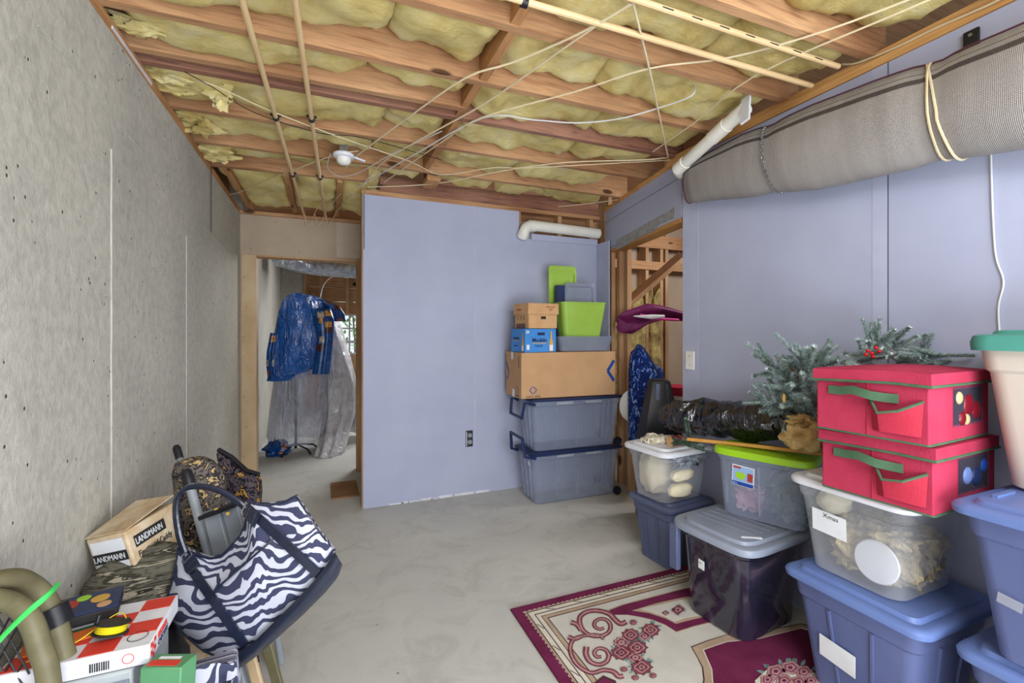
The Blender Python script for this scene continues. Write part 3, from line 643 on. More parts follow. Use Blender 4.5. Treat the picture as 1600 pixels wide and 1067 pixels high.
# rolled outdoor cloth slung on the right wall
t = thing('rolled_cloth', 'long grey woven roll of cloth slung along the top of the right wall', 'rolled cloth', (2.0, 1.4, 2.2))
ST = [(2.24, 2.19, 2.425, .10), (2.17, 2.17, 2.425, .13), (2.05, 2.15, 2.425, .15), (1.80, 2.095, 2.43, .175), (1.60, 2.06, 2.41, .19), (1.40, 2.02, 2.405, .20), (1.15, 2.0, 2.385, .20), (.93, 1.985, 2.355, .20), (.75, 1.955, 2.345, .215), (.55, 1.93, 2.34, .22), (.25, 1.93, 2.33, .22)]
secs = []; uvs = []; V0 = [Vector(a) for a in ST]
stn = []
for i in range(len(ST) - 1):
    for j in range(5): stn.append([ST[i][k] + (ST[i + 1][k] - ST[i][k]) * j / 5 for k in range(4)])
stn.append(list(ST[-1]))
for y, zb, ztop, th in stn:
    zt = ztop; zb_ = zb
    row = []; n = 34
    dent = .012 * math.exp(-((y - .95) / .05) ** 2) + .010 * math.exp(-((y - 1.62) / .05) ** 2)
    for j in range(n):
        a = PI / 2 + 2 * PI * j / n                       # starts at the top and goes round the front
        cx_, cz = XR - .004 - th / 2, (zt + zb_) / 2
        ex, ez = th / 2 - dent, (zt - zb_) / 2 - dent
        ca_, sa_ = math.cos(a), math.sin(a)
        px_ = cx_ + ex * math.copysign(abs(ca_) ** .9, ca_); pz_ = cz + ez * math.copysign(abs(sa_) ** .95, sa_)
        wv_ = .006 * noise.noise(Vector((y * 4, px_ * 9, pz_ * 9)))
        row.append(Vector((px_ + wv_, y, pz_ + wv_))); uvs.append((y, j / n * .9))
    secs.append(row)
# lower edge follows the photographed sag
MB().loft(secs, True, True, True, uvs=uvs).build('woven_cloth', m_weave, t, world=True, sharp=60)
MB().tube([p + Vector((0, .002, 0)) for p in secs[0]], .006, 6, closed=True).build('end_binding', m_sel, t, world=True)
e = [r[1] + Vector((-.004, 0, .004)) for r in secs[8:]]; MB().tube(e, .004, 6).build('edge_binding', m_sel, t, world=True)
def loop(y, slant, r, mat, nm, lab, cat, n=34, off=.006):
    best = []
    for j in range(n):
        yy = y + slant * math.sin(PI * 2 * j / n / 2) 
        i = min(range(len(stn)), key=lambda k: abs(stn[k][0] - yy)); p = secs[i][j]; cc = sum(secs[i], Vector()) / n
        q = p + (p - cc).normalized() * off; q.y = yy; best.append(q)
    return best
t2 = thing('hanging_rope', 'tan rope looped twice round the rolled grey cloth', 'rope', (2.0, .93, 2.2))
for y, s in ((.99, -.10), (.97, -.04)):
    MB().tube(loop(y, s, 0, 0, 0, 0, 0), .0045, 6, closed=True).build('rope_strand', m_wire, t2, world=True)
t2 = thing('support_chain', 'thin steel chain round the left part of the rolled grey cloth', 'chain', (2.0, 1.62, 2.2))
L = loop(1.66, -.07, 0, 0, 0, 0, 0); m = MB()
Ls = smooth(L[:20], 2)
for k in range(len(Ls) - 1):
    a, b = Ls[k], Ls[k + 1]; c = (a + b) / 2; x = (b - a).normalized(); ln = (b - a).length * .62
    y = Vector((0, 1, 0)) if k % 2 else Vector((1, 0, 0)); y = (y - x * y.dot(x)).normalized()
    m.tube([c + x * ln * math.cos(q) + y * .007 * math.sin(q) for q in [2 * PI * h / 8 for h in range(8)]], .0018, 5, closed=True)
m.build('chain_links', m_steel, t2, world=True)['kind'] = 'stuff'
c = onx(1518, 62, XR - .01)
t2 = thing('wall_bracket', 'small black bracket on the lavender wall above the rolled cloth', 'bracket', tuple(c))
MB().box(c, (.012, .045, .07)).bar(c + Vector((-.004, 0, -.03)), c + Vector((-.06, .02, -.06)), .03, .01).build('bracket_arm', m_black, t2, world=True, bevel=.003)
MB().lathe([(0, -.003), (.006, -.003), (.006, .003)], c + Vector((-.008, 0, .015)), 8, 'X').build('screw', m_steel, t2, world=True)

# ================================================================== TOTES
def sup(L, W, z, e=5, n=48):
    o = []
    for i in range(n):
        a = 2 * PI * i / n; c, s_ = math.cos(a), math.sin(a)
        o.append(Vector((L / 2 * math.copysign(abs(c) ** (2 / e), c), W / 2 * math.copysign(abs(s_) ** (2 / e), s_), z)))
    return o
def tote(name, label, F, L, W, z0, h, rz, bm, lm, taper=.05, band=.72, r=.04, lidh=.028, over=.016, ribs=2, bow=0, group=None, panel=True, ribm=None, lid=True, rimw=.012, cat='storage bin'):
    """F: front left rim corner on plan; local x along the wall-ward side, local y away from the camera"""
    ax = Vector((math.cos(rz), math.sin(rz), 0)); ay = Vector((-math.sin(rz), math.cos(rz), 0))
    c = Vector((F[0], F[1], z0)) + ax * L / 2 + ay * W / 2
    t = thing(name, label, cat, tuple(c), rz, group)
    def sec(l, w_, z, rr): return sup(l, w_, z, bow) if bow else rrect(l, w_, rr, z)
    Lb, Wb = L - 2 * taper - 2 * over, W - 2 * taper - 2 * over; Lt, Wt = L - 2 * over, W - 2 * over
    def li(q, k=0): return Lb + (Lt - Lb) * q - k, Wb + (Wt - Wb) * q - k
    hb = h - (lidh * .4 if lid else 0)
    S_ = [(0, .02, 0), (.02, 0, 0), (band, 0, .012), (band + .02, 0, 0), (.965, 0, 0), (.97, 0, -rimw), (1, 0, -rimw)]
    m = MB(); m.loft([sec(*li(q, a + b), q * hb, r) for q, a, b in S_], True, True, False)
    if not lid: m.loft([sec(*li(q, .006 - rimw * (q > .9)), q * hb, r) for q in (1, .95, .03)], True, False, True)
    m.build('body', bm, t, sharp=28)
    if ribs:
        for i in range(ribs):
            f = (i + 1) / (ribs + 1) - .5
            for sd_ in (-1, 1):
                b0 = Vector((sd_ * (Lb / 2 + .001), f * Wb, .03)); b1 = Vector((sd_ * (Lb / 2 + (Lt - Lb) / 2 * band - .006), f * Wt, hb * band)); MB().bar(b0, b1, .016, .008, up=(0, 1, 0)).build('moulded_rib', ribm or bm, t)
                b0 = Vector((f * Lb, sd_ * (Wb / 2 + .001), .03)); b1 = Vector((f * Lt, sd_ * (Wb / 2 + (Wt - Wb) / 2 * band - .006), hb * band)); MB().bar(b0, b1, .008, .016, up=(0, 1, 0)).build('moulded_rib', ribm or bm, t)
    if lid:
        e = lidh; q = MB()
        prof = [(0, -e, 0), (.0, -e * .25, 0), (.012, 0, 0)]
        ss = [sec(L, W, h - e, r + .01), sec(L + .004, W + .004, h - e * .5, r + .01), sec(L - .006, W - .006, h - .006, r + .01), sec(L - .03, W - .03, h - .001, r)]
        if panel: ss += [sec(L - .075, W - .075, h - .004, r * .8), sec(L - .09, W - .09, h + .010, r * .8), sec(L - .13, W - .13, h + .012, r * .7)]
        q.loft(ss, True, True, True); q.build('lid', lm, t, sharp=40)
    t['_L'] = L; t['_W'] = W; t['_Lb'] = Lb; t['_Wb'] = Wb; t['_h'] = h
    return t
def side_frame(t, q, v, inset=.0):      # frame on the -x side: v along y, q height fraction
    L, Lb, h = t['_L'] - .032, t['_Lb'], t['_h']; slope = (L - Lb) / 2 / h
    o = Vector((-(Lb / 2 + slope * h * q) - .004, v, q * h)); return frame(o, (0, -1, 0), (-slope, 0, 1))
def label_on(t, q, v, wd, hg, mat, nm='paper_label', rot=0, label=None):
    m4 = side_frame(t, q, v) @ Matrix.Rotation(R(rot), 4, 'Z'); m = MB().box((0, 0, 0), (wd, hg, .0015)); m.v = [m4 @ p for p in m.v]
    m.build(nm, mat, t, label=label); return m4
def write(t, m4, s, size, x, y, mat=m_print, sx=1, parent=None):
    return text(s, size, m4 @ Matrix.Translation((x, y, .0012)), mat, parent or t, world=False, sx=sx, depth=.0003)

# far stack by the doorway
tb = tote('wheeled_tote', 'clear wheeled bin with navy lid on the floor, bottom of the far stack', (1.475, 3.20), .86, .40, 0, .418, R(-1), m_clear, m_navy, .045, .86, ribs=3, over=.02, lidh=.02, panel=False)
tb2 = tote('wheeled_tote', 'clear wheeled bin with navy lid directly under the big brown carton', (1.47, 3.20), .86, .40, .42, .425, R(-2), m_clear, m_navy, .045, .86, ribs=3, over=.02, lidh=.02, panel=False)
for k, T in enumerate((tb, tb2)):
    for dy in (-.13, .13):
        o_ = MB().lathe([(0, -.016), (.022, -.016), (.034, -.012), (.036, 0), (.034, .012), (.022, .016), (0, .016)], (.37, -.172 if dy < 0 else .13, .04), 18, 'Y').build('wheel', m_black, T)
        MB().lathe([(0, -.003), (.012, -.003), (.014, .003)], (.37, -.19 if dy < 0 else .148, .04), 12, 'Y').build('hub', m_navy, o_)
    x0 = -.43; lift = .14 if k == 0 else -.12
    m = MB(); zz = .40
    pts = [(x0 + .05, -.17, zz - .02), (x0 - .04, -.17, zz), (x0 - .06, -.16, zz + lift), (x0 - .055, .10, zz + lift), (x0 - .04, .12, zz), (x0 + .02, .12, zz - .02)]
    m.tube(pts, .013, 8); m.build('pull_handle', m_navy, T)
    for x in (-.13, .13): MB().box((x, -.188, .385), (.15, .012, .024)).build('lid_latch', m_clearw, T, bevel=.003)
    label_on(tb, .78, -.10, .03, .035, m_paper) if k == 0 else None
# shipping carton
def carton(name, label, c, dims, rz, m1, m2=None, cat='box', tilt=None):
    t = thing(name, label, cat, tuple(c), rz); x, y, z = dims
    b = MB()
    b.box((0, 0, z / 2), (x, y, z)); o = b.build('carton_body', [m1], t, bevel=.004)
    return t
ct = carton('shipping_carton', 'wide brown carton printed with a blue arrow, on the upper wheeled bin', (1.835, 3.40, .85), (.84, .37, .36), R(-3), m_card, cat='carton')
MB().box((0, 0, .3605), (.842, .004, .0015)).build('lid_seam', m_print, ct)
FR = lambda x, z, y: frame((x, y, z), (1, 0, 0), (0, 0, 1))
fr = FR(0, 0, -.187)
def flat(t, pts, mat, nm, m4=None, th=.0012):
    M4 = m4 or fr; b = MB(); b.poly([M4 @ Vector((x, y, 0)) for x, y in pts], (M4.to_3x3() @ Vector((0, 0, th)))); return b.build(nm, mat, t)
def stroke(t, pts, wd, mat, nm, m4, th=.0012):
    b = MB()
    for a, c in zip(pts, pts[1:]): b.bar(m4 @ Vector((a[0], a[1], 0)), m4 @ Vector((c[0], c[1], 0)), wd, th, up=m4.to_3x3() @ Vector((0, 0, 1)))
    return b.build(nm, mat, t)
stroke(ct, [(.405, .285), (.345, .20), (.405, .115)], .026, m_logo, 'printed_arrow', fr)
lg = MB(); 
for a, c in (((-.326, .094), (-.352, .066)), ((-.352, .066), (-.326, .038)), ((-.318, .094), (-.292, .066)), ((-.292, .066), (-.318, .038))):
    lg.bar(fr @ Vector((*a, 0)), fr @ Vector((*c, 0)), .006, .0012, up=(0, -1, 0))
lg.build('printed_mark', m_logo, ct)
text("sam's club", .030, fr @ Matrix.Translation((-.383, .008, .0008)), m_grayink, ct, world=False)
fs = frame((-.4215, 0, 0), (0, -1, 0), (0, 0, 1))
stroke(ct, [(-.17, .27), (-.11, .20), (-.15, .13)], .018, m_logo, 'printed_arrow', fs)
stroke(ct, [(.095, .092), (.075, .064), (.095, .036)], .004, m_grayink, 'printed_mark', fs); stroke(ct, [(.105, .092), (.125, .064), (.105, .036)], .004, m_grayink, 'printed_mark', fs)
text("sam's club", .018, fs @ Matrix.Translation((.06, .012, .0008)), m_grayink, ct, world=False)
flat(ct, [(-.05, .30), (0, .30), (0, .36), (-.05, .36)], m_paper, 'tape', fs); flat(ct, [(-.02, 0), (.03, 0), (.03, .06), (-.02, .06)], m_paper, 'tape', fs)
flat(ct, [(-.16, .15), (-.13, .16), (-.13, .19), (-.16, .18)], m_gold, 'sticker', fs); stroke(ct, [(.13, .24), (.13, .33)], .012, m_grayink, 'printed_code', fs)
# blue beer carton and kraft produce carton
bc = carton('beer_carton', 'blue 24-bottle beer carton on the big brown carton, under the kraft produce carton', (1.565, 3.36, 1.212), (.285, .24, .185), R(5), m_bluec, cat='carton')
f2 = FR(0, 0, -.122); f3 = frame((-.1445, 0, 0), (0, -1, 0), (0, 0, 1))
def bottle(t, m4, x, y, s):
    flat(t, [(x - .012 * s, y), (x + .012 * s, y), (x + .012 * s, y + .045 * s), (x + .005 * s, y + .075 * s), (x + .004 * s, y + .11 * s), (x - .004 * s, y + .11 * s), (x - .005 * s, y + .075 * s), (x - .012 * s, y + .045 * s)], m_gold, 'printed_bottle', m4)
    flat(t, [(x - .011 * s, y + .006), (x + .011 * s, y + .006), (x + .011 * s, y + .035 * s), (x - .011 * s, y + .035 * s)], m_paper, 'printed_label', m4, .0018)
stroke(bc, [(-.03, .145), (.035, .145)], .022, m_navy, 'hand_hole', f2)
text('Modelo', .044, f2 @ Matrix.Translation((-.080, .082, .0008)), m_navy, bc, world=False, bold=.0008); stroke(bc, [(-.08, .072), (.05, .072)], .006, m_gold, 'printed_rule', f2)
text('Especial', .022, f2 @ Matrix.Translation((-.055, .045, .0008)), m_navy, bc, world=False); text('24', .028, f2 @ Matrix.Translation((-.135, .150, .0008)), m_paper, bc, world=False, bold=.0012)
bottle(bc, f2, .095, .006, 1.45); bottle(bc, f3, .085, .006, 1.3)
text('Modelo', .034, f3 @ Matrix.Translation((-.075, .100, .0008)), m_navy, bc, world=False); stroke(bc, [(-.08, .092), (.03, .092)], .005, m_gold, 'printed_rule', f3)
text('Especial', .018, f3 @ Matrix.Translation((-.06, .045, .0008)), m_navy, bc, world=False); flat(bc, [(-.13, .02), (-.105, .02), (-.105, .06), (-.13, .06)], m_paper, 'printed_panel', f2)
kc = carton('produce_carton', 'kraft produce carton with a lift-off lid, on the blue beer carton', (1.588, 3.36, 1.40), (.262, .23, .15), R(5), m_cardbrown, cat='carton')
MB().box((0, 0, .155), (.282, .25, .088)).build('carton_lid', m_cardbrown, kc, bevel=.004)
f4 = FR(0, 0, -.1165); f5 = FR(0, 0, -.1265); f6 = frame((-.1325, 0, 0), (0, -1, 0), (0, 0, 1)); f7 = frame((-.1425, 0, 0), (0, -1, 0), (0, 0, 1))
stroke(kc, [(-.02, .085), (.025, .085)], .022, m_dark, 'hand_hole', f4)
text('CHIQUITA', .016, f7 @ Matrix.Translation((-.06, .145, .0008)), m_redink, kc, world=False); text('KEEP COOL', .016, f5 @ Matrix.Translation((.02, .165, .0008)), m_redink, kc, world=False); text('DRY', .016, f5 @ Matrix.Translation((.05, .145, .0008)), m_redink, kc, world=False)
for x in (-.06, -.01, .04): stroke(kc, [(x, .07), (x, .10)], .006, m_dark, 'vent_slot', f6)
flat(kc, [(-.09, .005), (.06, .005), (.06, .04), (-.09, .04)], m_grayink, 'printed_panel', f6); flat(kc, [(-.05, .012), (-.01, .012), (-.01, .034), (-.05, .034)], m_redink, 'printed_panel', f6, .002)
# shallow bin, green tote, upright lids
sb = tote('shallow_bin', 'shallow clear grey bin on the right half of the big brown carton', (1.735, 3.24), .53, .30, 1.212, .125, R(-3), m_shal, m_clear, .02, .9, ribs=0, lid=False, rimw=.02)
gt = tote('green_tote', 'open lime green tote standing in the shallow grey bin', (1.775, 3.26), .43, .28, 1.225, .395, R(-4), m_green, m_green, .04, .84, ribs=0, lid=False, rimw=.02)
def panel_lid(name, label, c, wd, hg, mat, rz, tilt, rim):
    t = thing(name, label, 'lid', tuple(c), rz); M3 = Matrix.Rotation(tilt, 4, 'X')
    m = MB(); prof = [(1, 0), (1, .016), (.97, .02), (.90, .018), (.86, .008), (.4, .008)]
    m.loft([[Vector((p.x, d, p.y)) for p in rrect(wd * k, hg * k if k > .5 else hg * .3, .03, 0)] for k, d in prof], True, True, True)
    m.v = [M3 @ Vector((v.x, -v.y, v.z + hg / 2)) for v in m.v]; m.build('panel', mat, t)
    k = MB().tube([M3 @ Vector((p.x, -.014, p.y + hg / 2)) for p in rrect(wd * .98, hg * .98, .03, 0)], .006, 6, closed=True); k.build('rim', rim, t); return t
panel_lid('tote_lid', 'lime green lid standing upright at the back of the open green tote', (1.915, 3.50, 1.25), .26, .70, m_green, R(-3), R(-2), m_green)
panel_lid('tote_lid', 'bluish clear lid standing upright in the open green tote, in front of the green lid', (2.03, 3.40, 1.25), .285, .545, m_shal, R(-3), R(-3), m_clear)
MB().box((1.86, 3.44, 1.52), (.09, .05, .50)).build('x', m_navy).name = 'folded_tray'
tag(bpy.data.objects['folded_tray'], 'narrow dark blue tray edge between the two upright lids in the green tote', 'tray')

# near right stacks
T1 = tote('storage_tote', 'slate blue tote on the floor under the bin with the white lid, nearest the doorway', (1.765, 2.00), .395, .36, 0, .378, R(5), m_gblue, m_gblue, .045, .78, ribs=2)
T2 = tote('storage_tote', 'milky bin with a white lid on the slate tote, lace heap on top', (1.722, 1.985), .425, .36, .392, .305, R(6), m_clearw, m_white, .04, .8, ribs=0, r=.05)
T3 = tote('storage_tote', 'glossy dark smoky tote with a wide silver grey lid, on the rug', (1.615, 1.36), .52, .445, .012, .44, R(6), m_smoke, m_glid, .035, .86, ribs=0, bow=6, over=.03, lidh=.034)
T4 = tote('storage_tote', 'clear tote with a bright lime lid, on the silver grey lid', (1.945, 1.325), .245, .44, .466, .335, R(22), m_clear, m_lime, .03, .84, ribs=1, bow=5, lidh=.036, over=.012, panel=False)
T5 = tote('storage_tote', 'blue tote with blue lid on the rug, under the clear Xmas bin', (1.680, .80), .48, .475, .012, .432, R(0), m_bluebody, m_blue, .055, .78, ribs=2, lidh=.03, over=.022)
T6 = tote('storage_tote', 'clear Xmas bin with white lid, under the two red boxes', (1.700, .845), .455, .42, .458, .35, R(1), m_clearw, m_white, .045, .8, ribs=0, r=.05)
T7 = tote('storage_tote', 'lowest blue tote in the right corner of the photo, under the other blue tote', (1.710, .29), .45, .465, 0, .444, R(0), m_bluebody, m_blue, .055, .8, ribs=2, lidh=.03, over=.02)
T8 = tote('storage_tote', 'blue tote with a round white sticker, under the tan bin', (1.655, .265), .50, .478, .458, .425, R(0), m_bluebody, m_blue, .055, .8, ribs=2, lidh=.03, over=.022)
T9 = tote('storage_tote', 'tall tan bin with a teal lid, on top of the right hand blue stack', (1.825, .29), .335, .485, .897, .462, R(0), m_tan, m_teal, .055, .78, ribs=0, r=.05, lidh=.05, over=.016)
# details on the totes
m4 = label_on(T3, .62, .04, .032, .045, m_paper, 'sticker', -6); write(T3, m4, 'iris', .011, -.012, .004)
m = MB(); m.bar((-.17, -.12, .452), (-.10, -.17, .452), .014, .004); m.build('lid_rib', m_white, T3)
for k in range(4): MB().bar((-.13 + .05 * k, .15, .4535), (-.10 + .05 * k, -.14, .4535), .012, .003).build('lid_rib', m_glid, T3)
T3b = MB(); T3b.box((-.235, .19, .30), (.03, .05, .22)); T3b.build('side_handle', m_gblue, T3, bevel=.006)
m4 = label_on(T4, .62, .07, .10, .10, m_paper, 'paper_label', -4)
flat(T4, [(-.048, -.048), (.048, -.048), (.048, -.030), (-.048, -.030)], m_logo, 'printed_band', m4, .0014); flat(T4, [(-.046, -.028), (.046, -.028), (.046, .046), (-.046, .046)], M('label_sky', (150, 180, 224)), 'printed_panel', m4, .0013)
flat(T4, [(-.03, -.012), (.0, -.02), (.012, .002), (.008, .016), (-.034, .016)], m_lime, 'printed_bin', m4, .0016); flat(T4, [(.02, -.02), (.044, -.02), (.044, .02), (.02, .02)], m_redink, 'printed_photo', m4, .0016)
flat(T4, [(-.046, .034), (-.01, .034), (-.01, .044), (-.046, .044)], m_redink, 'printed_band', m4, .0016); write(T4, m4, '62 L', .012, -.044, -.044, m_paper)
m4 = label_on(T6, .56, .06, .12, .085, m_paper, 'paper_label', -3)
write(T6, m4, 'Xmas', .024, -.02, .020, m_print)
for k, L_ in enumerate((.06, .075, .05, .07, .09, .04)): stroke(T6, [(-.052 + .03 * (k > 3), .010 - k * .010), (-.052 + .03 * (k > 3) + L_ * .8, .010 - k * .010)], .0018, m_grayink, 'handwritten_line', m4)
m4 = label_on(T5, .40, .05, .125, .085, m_paper, 'paper_label', -5)
for k, L_ in enumerate((.05, .075, .08, .06, .08, .07, .04)): stroke(T5, [(-.055, .030 - k * .010), (-.055 + L_, .030 - k * .010)], .002, m_grayink, 'handwritten_line', m4)
m4 = side_frame(T8, .38, -.03); m = MB().lathe([(0, .0015), (.045, .0015), (.045, 0)], (0, 0, 0), 28); m.v = [m4 @ p for p in m.v]; m.build('round_sticker', m_paper, T8)
m4 = label_on(T8, .42, .12, .05, .03, m_clearw, 'tape', -10)
MB().box((-.10, .17, .440), (.10, .012, .008)).build('lid_rib', m_blue, T8)

# red fabric ornament boxes
def redbox(label, c, rz, d, sag):
    L, W, h = d; t = thing('ornament_box', label, 'storage box', tuple(c), rz)
    MB().box((0, 0, h / 2), (L, W, h)).build('fabric_body', m_red, t, bevel=.004)
    lid_ = MB(); n = 12; secs = []
    g = [[Vector(((i / n - .5) * (L + .016), (j / n - .5) * (W + .016), h + .004 + .012 * math.sin(PI * i / n) * math.sin(PI * j / n) - sag * abs(j / n - .3))) for j in range(n + 1)] for i in range(n + 1)]
    V = [p for r_ in g for p in r_]; lid_.add(V, [(i * (n + 1) + j, (i + 1) * (n + 1) + j, (i + 1) * (n + 1) + j + 1, i * (n + 1) + j + 1) for i in range(n) for j in range(n)])
    lid_.build('lid_top', m_red, t)
    ed = [g[i][0] for i in range(n)] + [g[n][j] for j in range(n)] + [g[i][n] for i in range(n, 0, -1)] + [g[0][j] for j in range(n, 0, -1)]
    MB().loft([[p for p in ed], [p - Vector((0, 0, .038)) for p in ed]], True, False, False).build('lid_skirt', m_red, t)
    MB().tube([p - Vector((0, 0, .038)) for p in ed], .0045, 6, closed=True).build('lid_piping', m_trimg, t)
    MB().tube([Vector((p.x * .962, p.y * .962, .004)) for p in rrect(L + .012, W + .012, .008, 0)], .004, 6, closed=True).build('bottom_piping', m_trimg, t)
    x = -L / 2 - .002
    MB().box((x, .0, h * .5), (.002, .003, h * .92)).build('seam', m_red2, t)
    hd = MB(); ys = [.115, .075, .03, -.02, -.05, -.085]; zs = [.0, .0, .008, -.004, -.008, -.008]; ox = [.002, .003, .022, .020, .005, .002]
    hd.loft([[Vector((x - ox[i], ys[i], h * .66 + zs[i] - .014)), Vector((x - ox[i], ys[i], h * .66 + zs[i] + .014)), Vector((x - ox[i] - .004, ys[i], h * .66 + zs[i] + .014)), Vector((x - ox[i] - .004, ys[i], h * .66 + zs[i] - .014))] for i in range(6)], True, True, True); hd.build('webbing_handle', m_trimg, t)
    pk = MB(); y0, y1 = -.005, -W / 2 + .012; zt, zb = h * .56, h * .12
    pk.loft([[Vector((x, y0 - .01, zb)), Vector((x - .004, y0 - .03, zb)), Vector((x - .004, y1 + .02, zb)), Vector((x, y1 + .006, zb))],
             [Vector((x, y0, zt + .01)), Vector((x - .028, y0 - .035, zt - .022 - sag)), Vector((x - .03, y1 + .05, zt - .02)), Vector((x, y1, zt + .012))]], False, False, False)
    pk.build('pocket', m_red2, t)
    MB().tube([(x, y0, zt + .01), (x - .028, y0 - .035, zt - .022 - sag), (x - .03, y1 + .05, zt - .02), (x, y1, zt + .012)], .0045, 6).build('pocket_piping', m_trimg, t)
    yw = -W / 2 - .0025
    MB().box((.045, yw, h * .5), (.20, .002, h * .56)).build('clear_window', m_window, t)
    MB().box((.045, yw + .0008, h * .5), (.188, .002, h * .50)).build('window_recess', m_dark, t)
    return t, yw
rb, yw = redbox('lower red fabric ornament box with green handle, under the other red box', (1.85, .937, .815), R(3), (.40, .315, .205), .008)
for k, (x, z, r, m) in enumerate(((.0, .10, .028, m_blue), (.06, .09, .03, m_navy), (.11, .12, .022, m_logo))):
    MB().blob((x, yw - .0, z), (r, .008, r), 0, 1, k, 16, 10).build('bauble', m, rb, label='blue bauble')
rb, yw = redbox('upper red fabric ornament box with a sagging lid and green piping', (1.82, .938, 1.026), R(4), (.40, .315, .215), .012)
gm = M('gold_bauble', (196, 176, 130), .3); rm = M('red_bauble', (120, 20, 36), .25)
for k, (x, z, r, m) in enumerate(((.0, .07, .022, rm), (.045, .11, .034, rm), (.03, .065, .018, gm), (-.02, .135, .02, gm), (.10, .09, .03, rm))):
    MB().blob((x, yw, z), (r, .008, r), 0, 1, k, 16, 10).build('bauble', m, rb)

# contents seen through the clear bins
def lump(name, label, cat, c, rad, mat, amp=.3, fr=2.5, seed=0, rz=0, group=None, sq=1, nu=28, nv=18):
    t = MB().blob((0, 0, 0), rad, amp, fr, seed, nu, nv, sq=sq).build(name, mat, sharp=60); t.location = c; t.rotation_euler = (0, 0, rz); return tag(t, label, cat, group)
cwh = M('cream_cloth', (232, 222, 196), .9, (214, 202, 174), 8, .4, 30, bd=.01); slv = M('silver_tinsel', (190, 198, 210), .3, (60, 70, 96), 22, 1, 26, bd=.03); gld = M('gold_crumpled_paper', (226, 208, 160), .5, (130, 116, 98), 11, 1, 16, bd=.05)
gft = M('silver_green_sprigs', (120, 140, 130), .7, (44, 70, 62), 16, .8, 30, bd=.02); pnk = M('pink_tissue', (224, 176, 190), .7, (170, 120, 140), 14, .6, 25)
lump('folded_blanket', 'cream blanket folded inside the white lidded bin nearest the doorway', 'blanket', (1.86, 2.22, .53), (.10, .08, .125), cwh, .12, 2, 1, 0, sq=.6)
lump('rolled_towel', 'upper cream roll inside the white lidded bin nearest the doorway', 'towel', (1.905, 2.06, .545), (.09, .035, .034), cwh, .08, 2, 2, R(8), sq=.8)
lump('rolled_towel', 'lower cream roll inside the white lidded bin nearest the doorway', 'towel', (1.89, 2.06, .46), (.09, .038, .04), cwh, .08, 2, 3, R(8), sq=.8)
lump('tinsel_bundle', 'crumpled silver tinsel at the top of the white lidded bin nearest the doorway', 'tinsel', (1.97, 2.08, .62), (.12, .045, .045), slv, .5, 4, 4, R(8))
lump('gold_paper', 'crumpled gold paper filling the clear Xmas bin', 'paper', (1.935, 1.04, .57), (.138, .135, .095), gld, .14, 5, 5, 0, sq=.5, nu=60, nv=40)
lump('white_cushion', 'white round bundle at the far end of the clear Xmas bin', 'cushion', (1.87, 1.185, .70), (.07, .055, .055), cwh, .1, 2, 6)
m = MB().lathe([(0, .004), (.068, .004), (.072, 0), (0, -.002)], (0, 0, 0), 36); o = m.build('white_plate', m_white); o.location = (1.776, .985, .565); o.rotation_euler = (0, R(-84), 0); tag(o, 'round white plate standing against the wall of the clear Xmas bin', 'plate')
lump('silver_sprig', 'frosty green sprigs inside the lime lidded tote', 'decoration', (2.03, 1.47, .60), (.06, .09, .11), gft, .35, 5, 7, R(22), sq=.7)
lump('pink_tissue', 'pink tissue inside the lime lidded tote behind the label', 'tissue', (1.955, 1.64, .55), (.055, .07, .06), pnk, .3, 4, 8, R(22), sq=.8)

# things on the white and lime lids
m = MB()
for k in range(46):
    a = random.uniform(0, 2 * PI); rr = .09 * math.sqrt(random.random()); zz = .712 + .045 * (1 - (rr / .09) ** 2) * random.uniform(.5, 1)
    c = Vector((1.845 + rr * math.cos(a) * 1.0, 2.21 + rr * math.sin(a) * .8, zz)); rr2 = random.uniform(.010, .018); nrm = Matrix.Rotation(random.uniform(0, PI), 3, 'Z') @ Matrix.Rotation(random.uniform(.2, 1.4), 3, 'X')
    m.tube([c + nrm @ Vector((rr2 * math.cos(q), rr2 * math.sin(q), .004 * math.sin(3 * q))) for q in [2 * PI * h / 9 for h in range(9)]], .0045, 5, closed=True)
m.blob((1.845, 2.21, .715), (.085, .065, .03), .2, 3, 5)
single('lace_garland', m, m_cream, 'heap of cream lace garland on the white bin lid by the doorway', 'garland')
t = thing('ribbon_spool', 'dark red ribbon spool lying beside the cream lace on the white lid', 'spool', (1.88, 2.09, .735))
MB().lathe([(0, -.035), (.028, -.035), (.028, .035), (0, .035)], (1.88, 2.09, .736), 20, 'X').build('ribbon', M('dark_red_ribbon', (132, 40, 46), .7), t, world=True)
for s_ in (-1, 1): MB().lathe([(0, -.001), (.031, -.001), (.031, .001), (0, .001)], (1.88 + .036 * s_, 2.09, .7355), 20, 'X').build('spool_flange', m_cardbrown, t, world=True)
def needles(mb, path, ln, dens, spread=1, w_=.0019, seed=0):
    rnd = random.Random(seed); P = smooth(path, 4); tot = sum((b - a).length for a, b in zip(P, P[1:]))
    for k in range(int(tot * dens)):
        i = rnd.randrange(len(P) - 1); u = rnd.random(); p = P[i].lerp(P[i + 1], u); d = (P[i + 1] - P[i]).normalized()
        f = 1 - .45 * (i + u) / len(P); rv = Vector((rnd.gauss(0, 1), rnd.gauss(0, 1), rnd.gauss(0, 1))); rv = (rv - d * rv.dot(d)).normalized()
        e = p + (rv * spread + d * .75).normalized() * ln * f * rnd.uniform(.7, 1.1); s_ = rv.cross(d) * w_
        mb.add([p - s_, p + s_, e], [(0, 1, 2)], 1 if rnd.random() < .45 else 0)
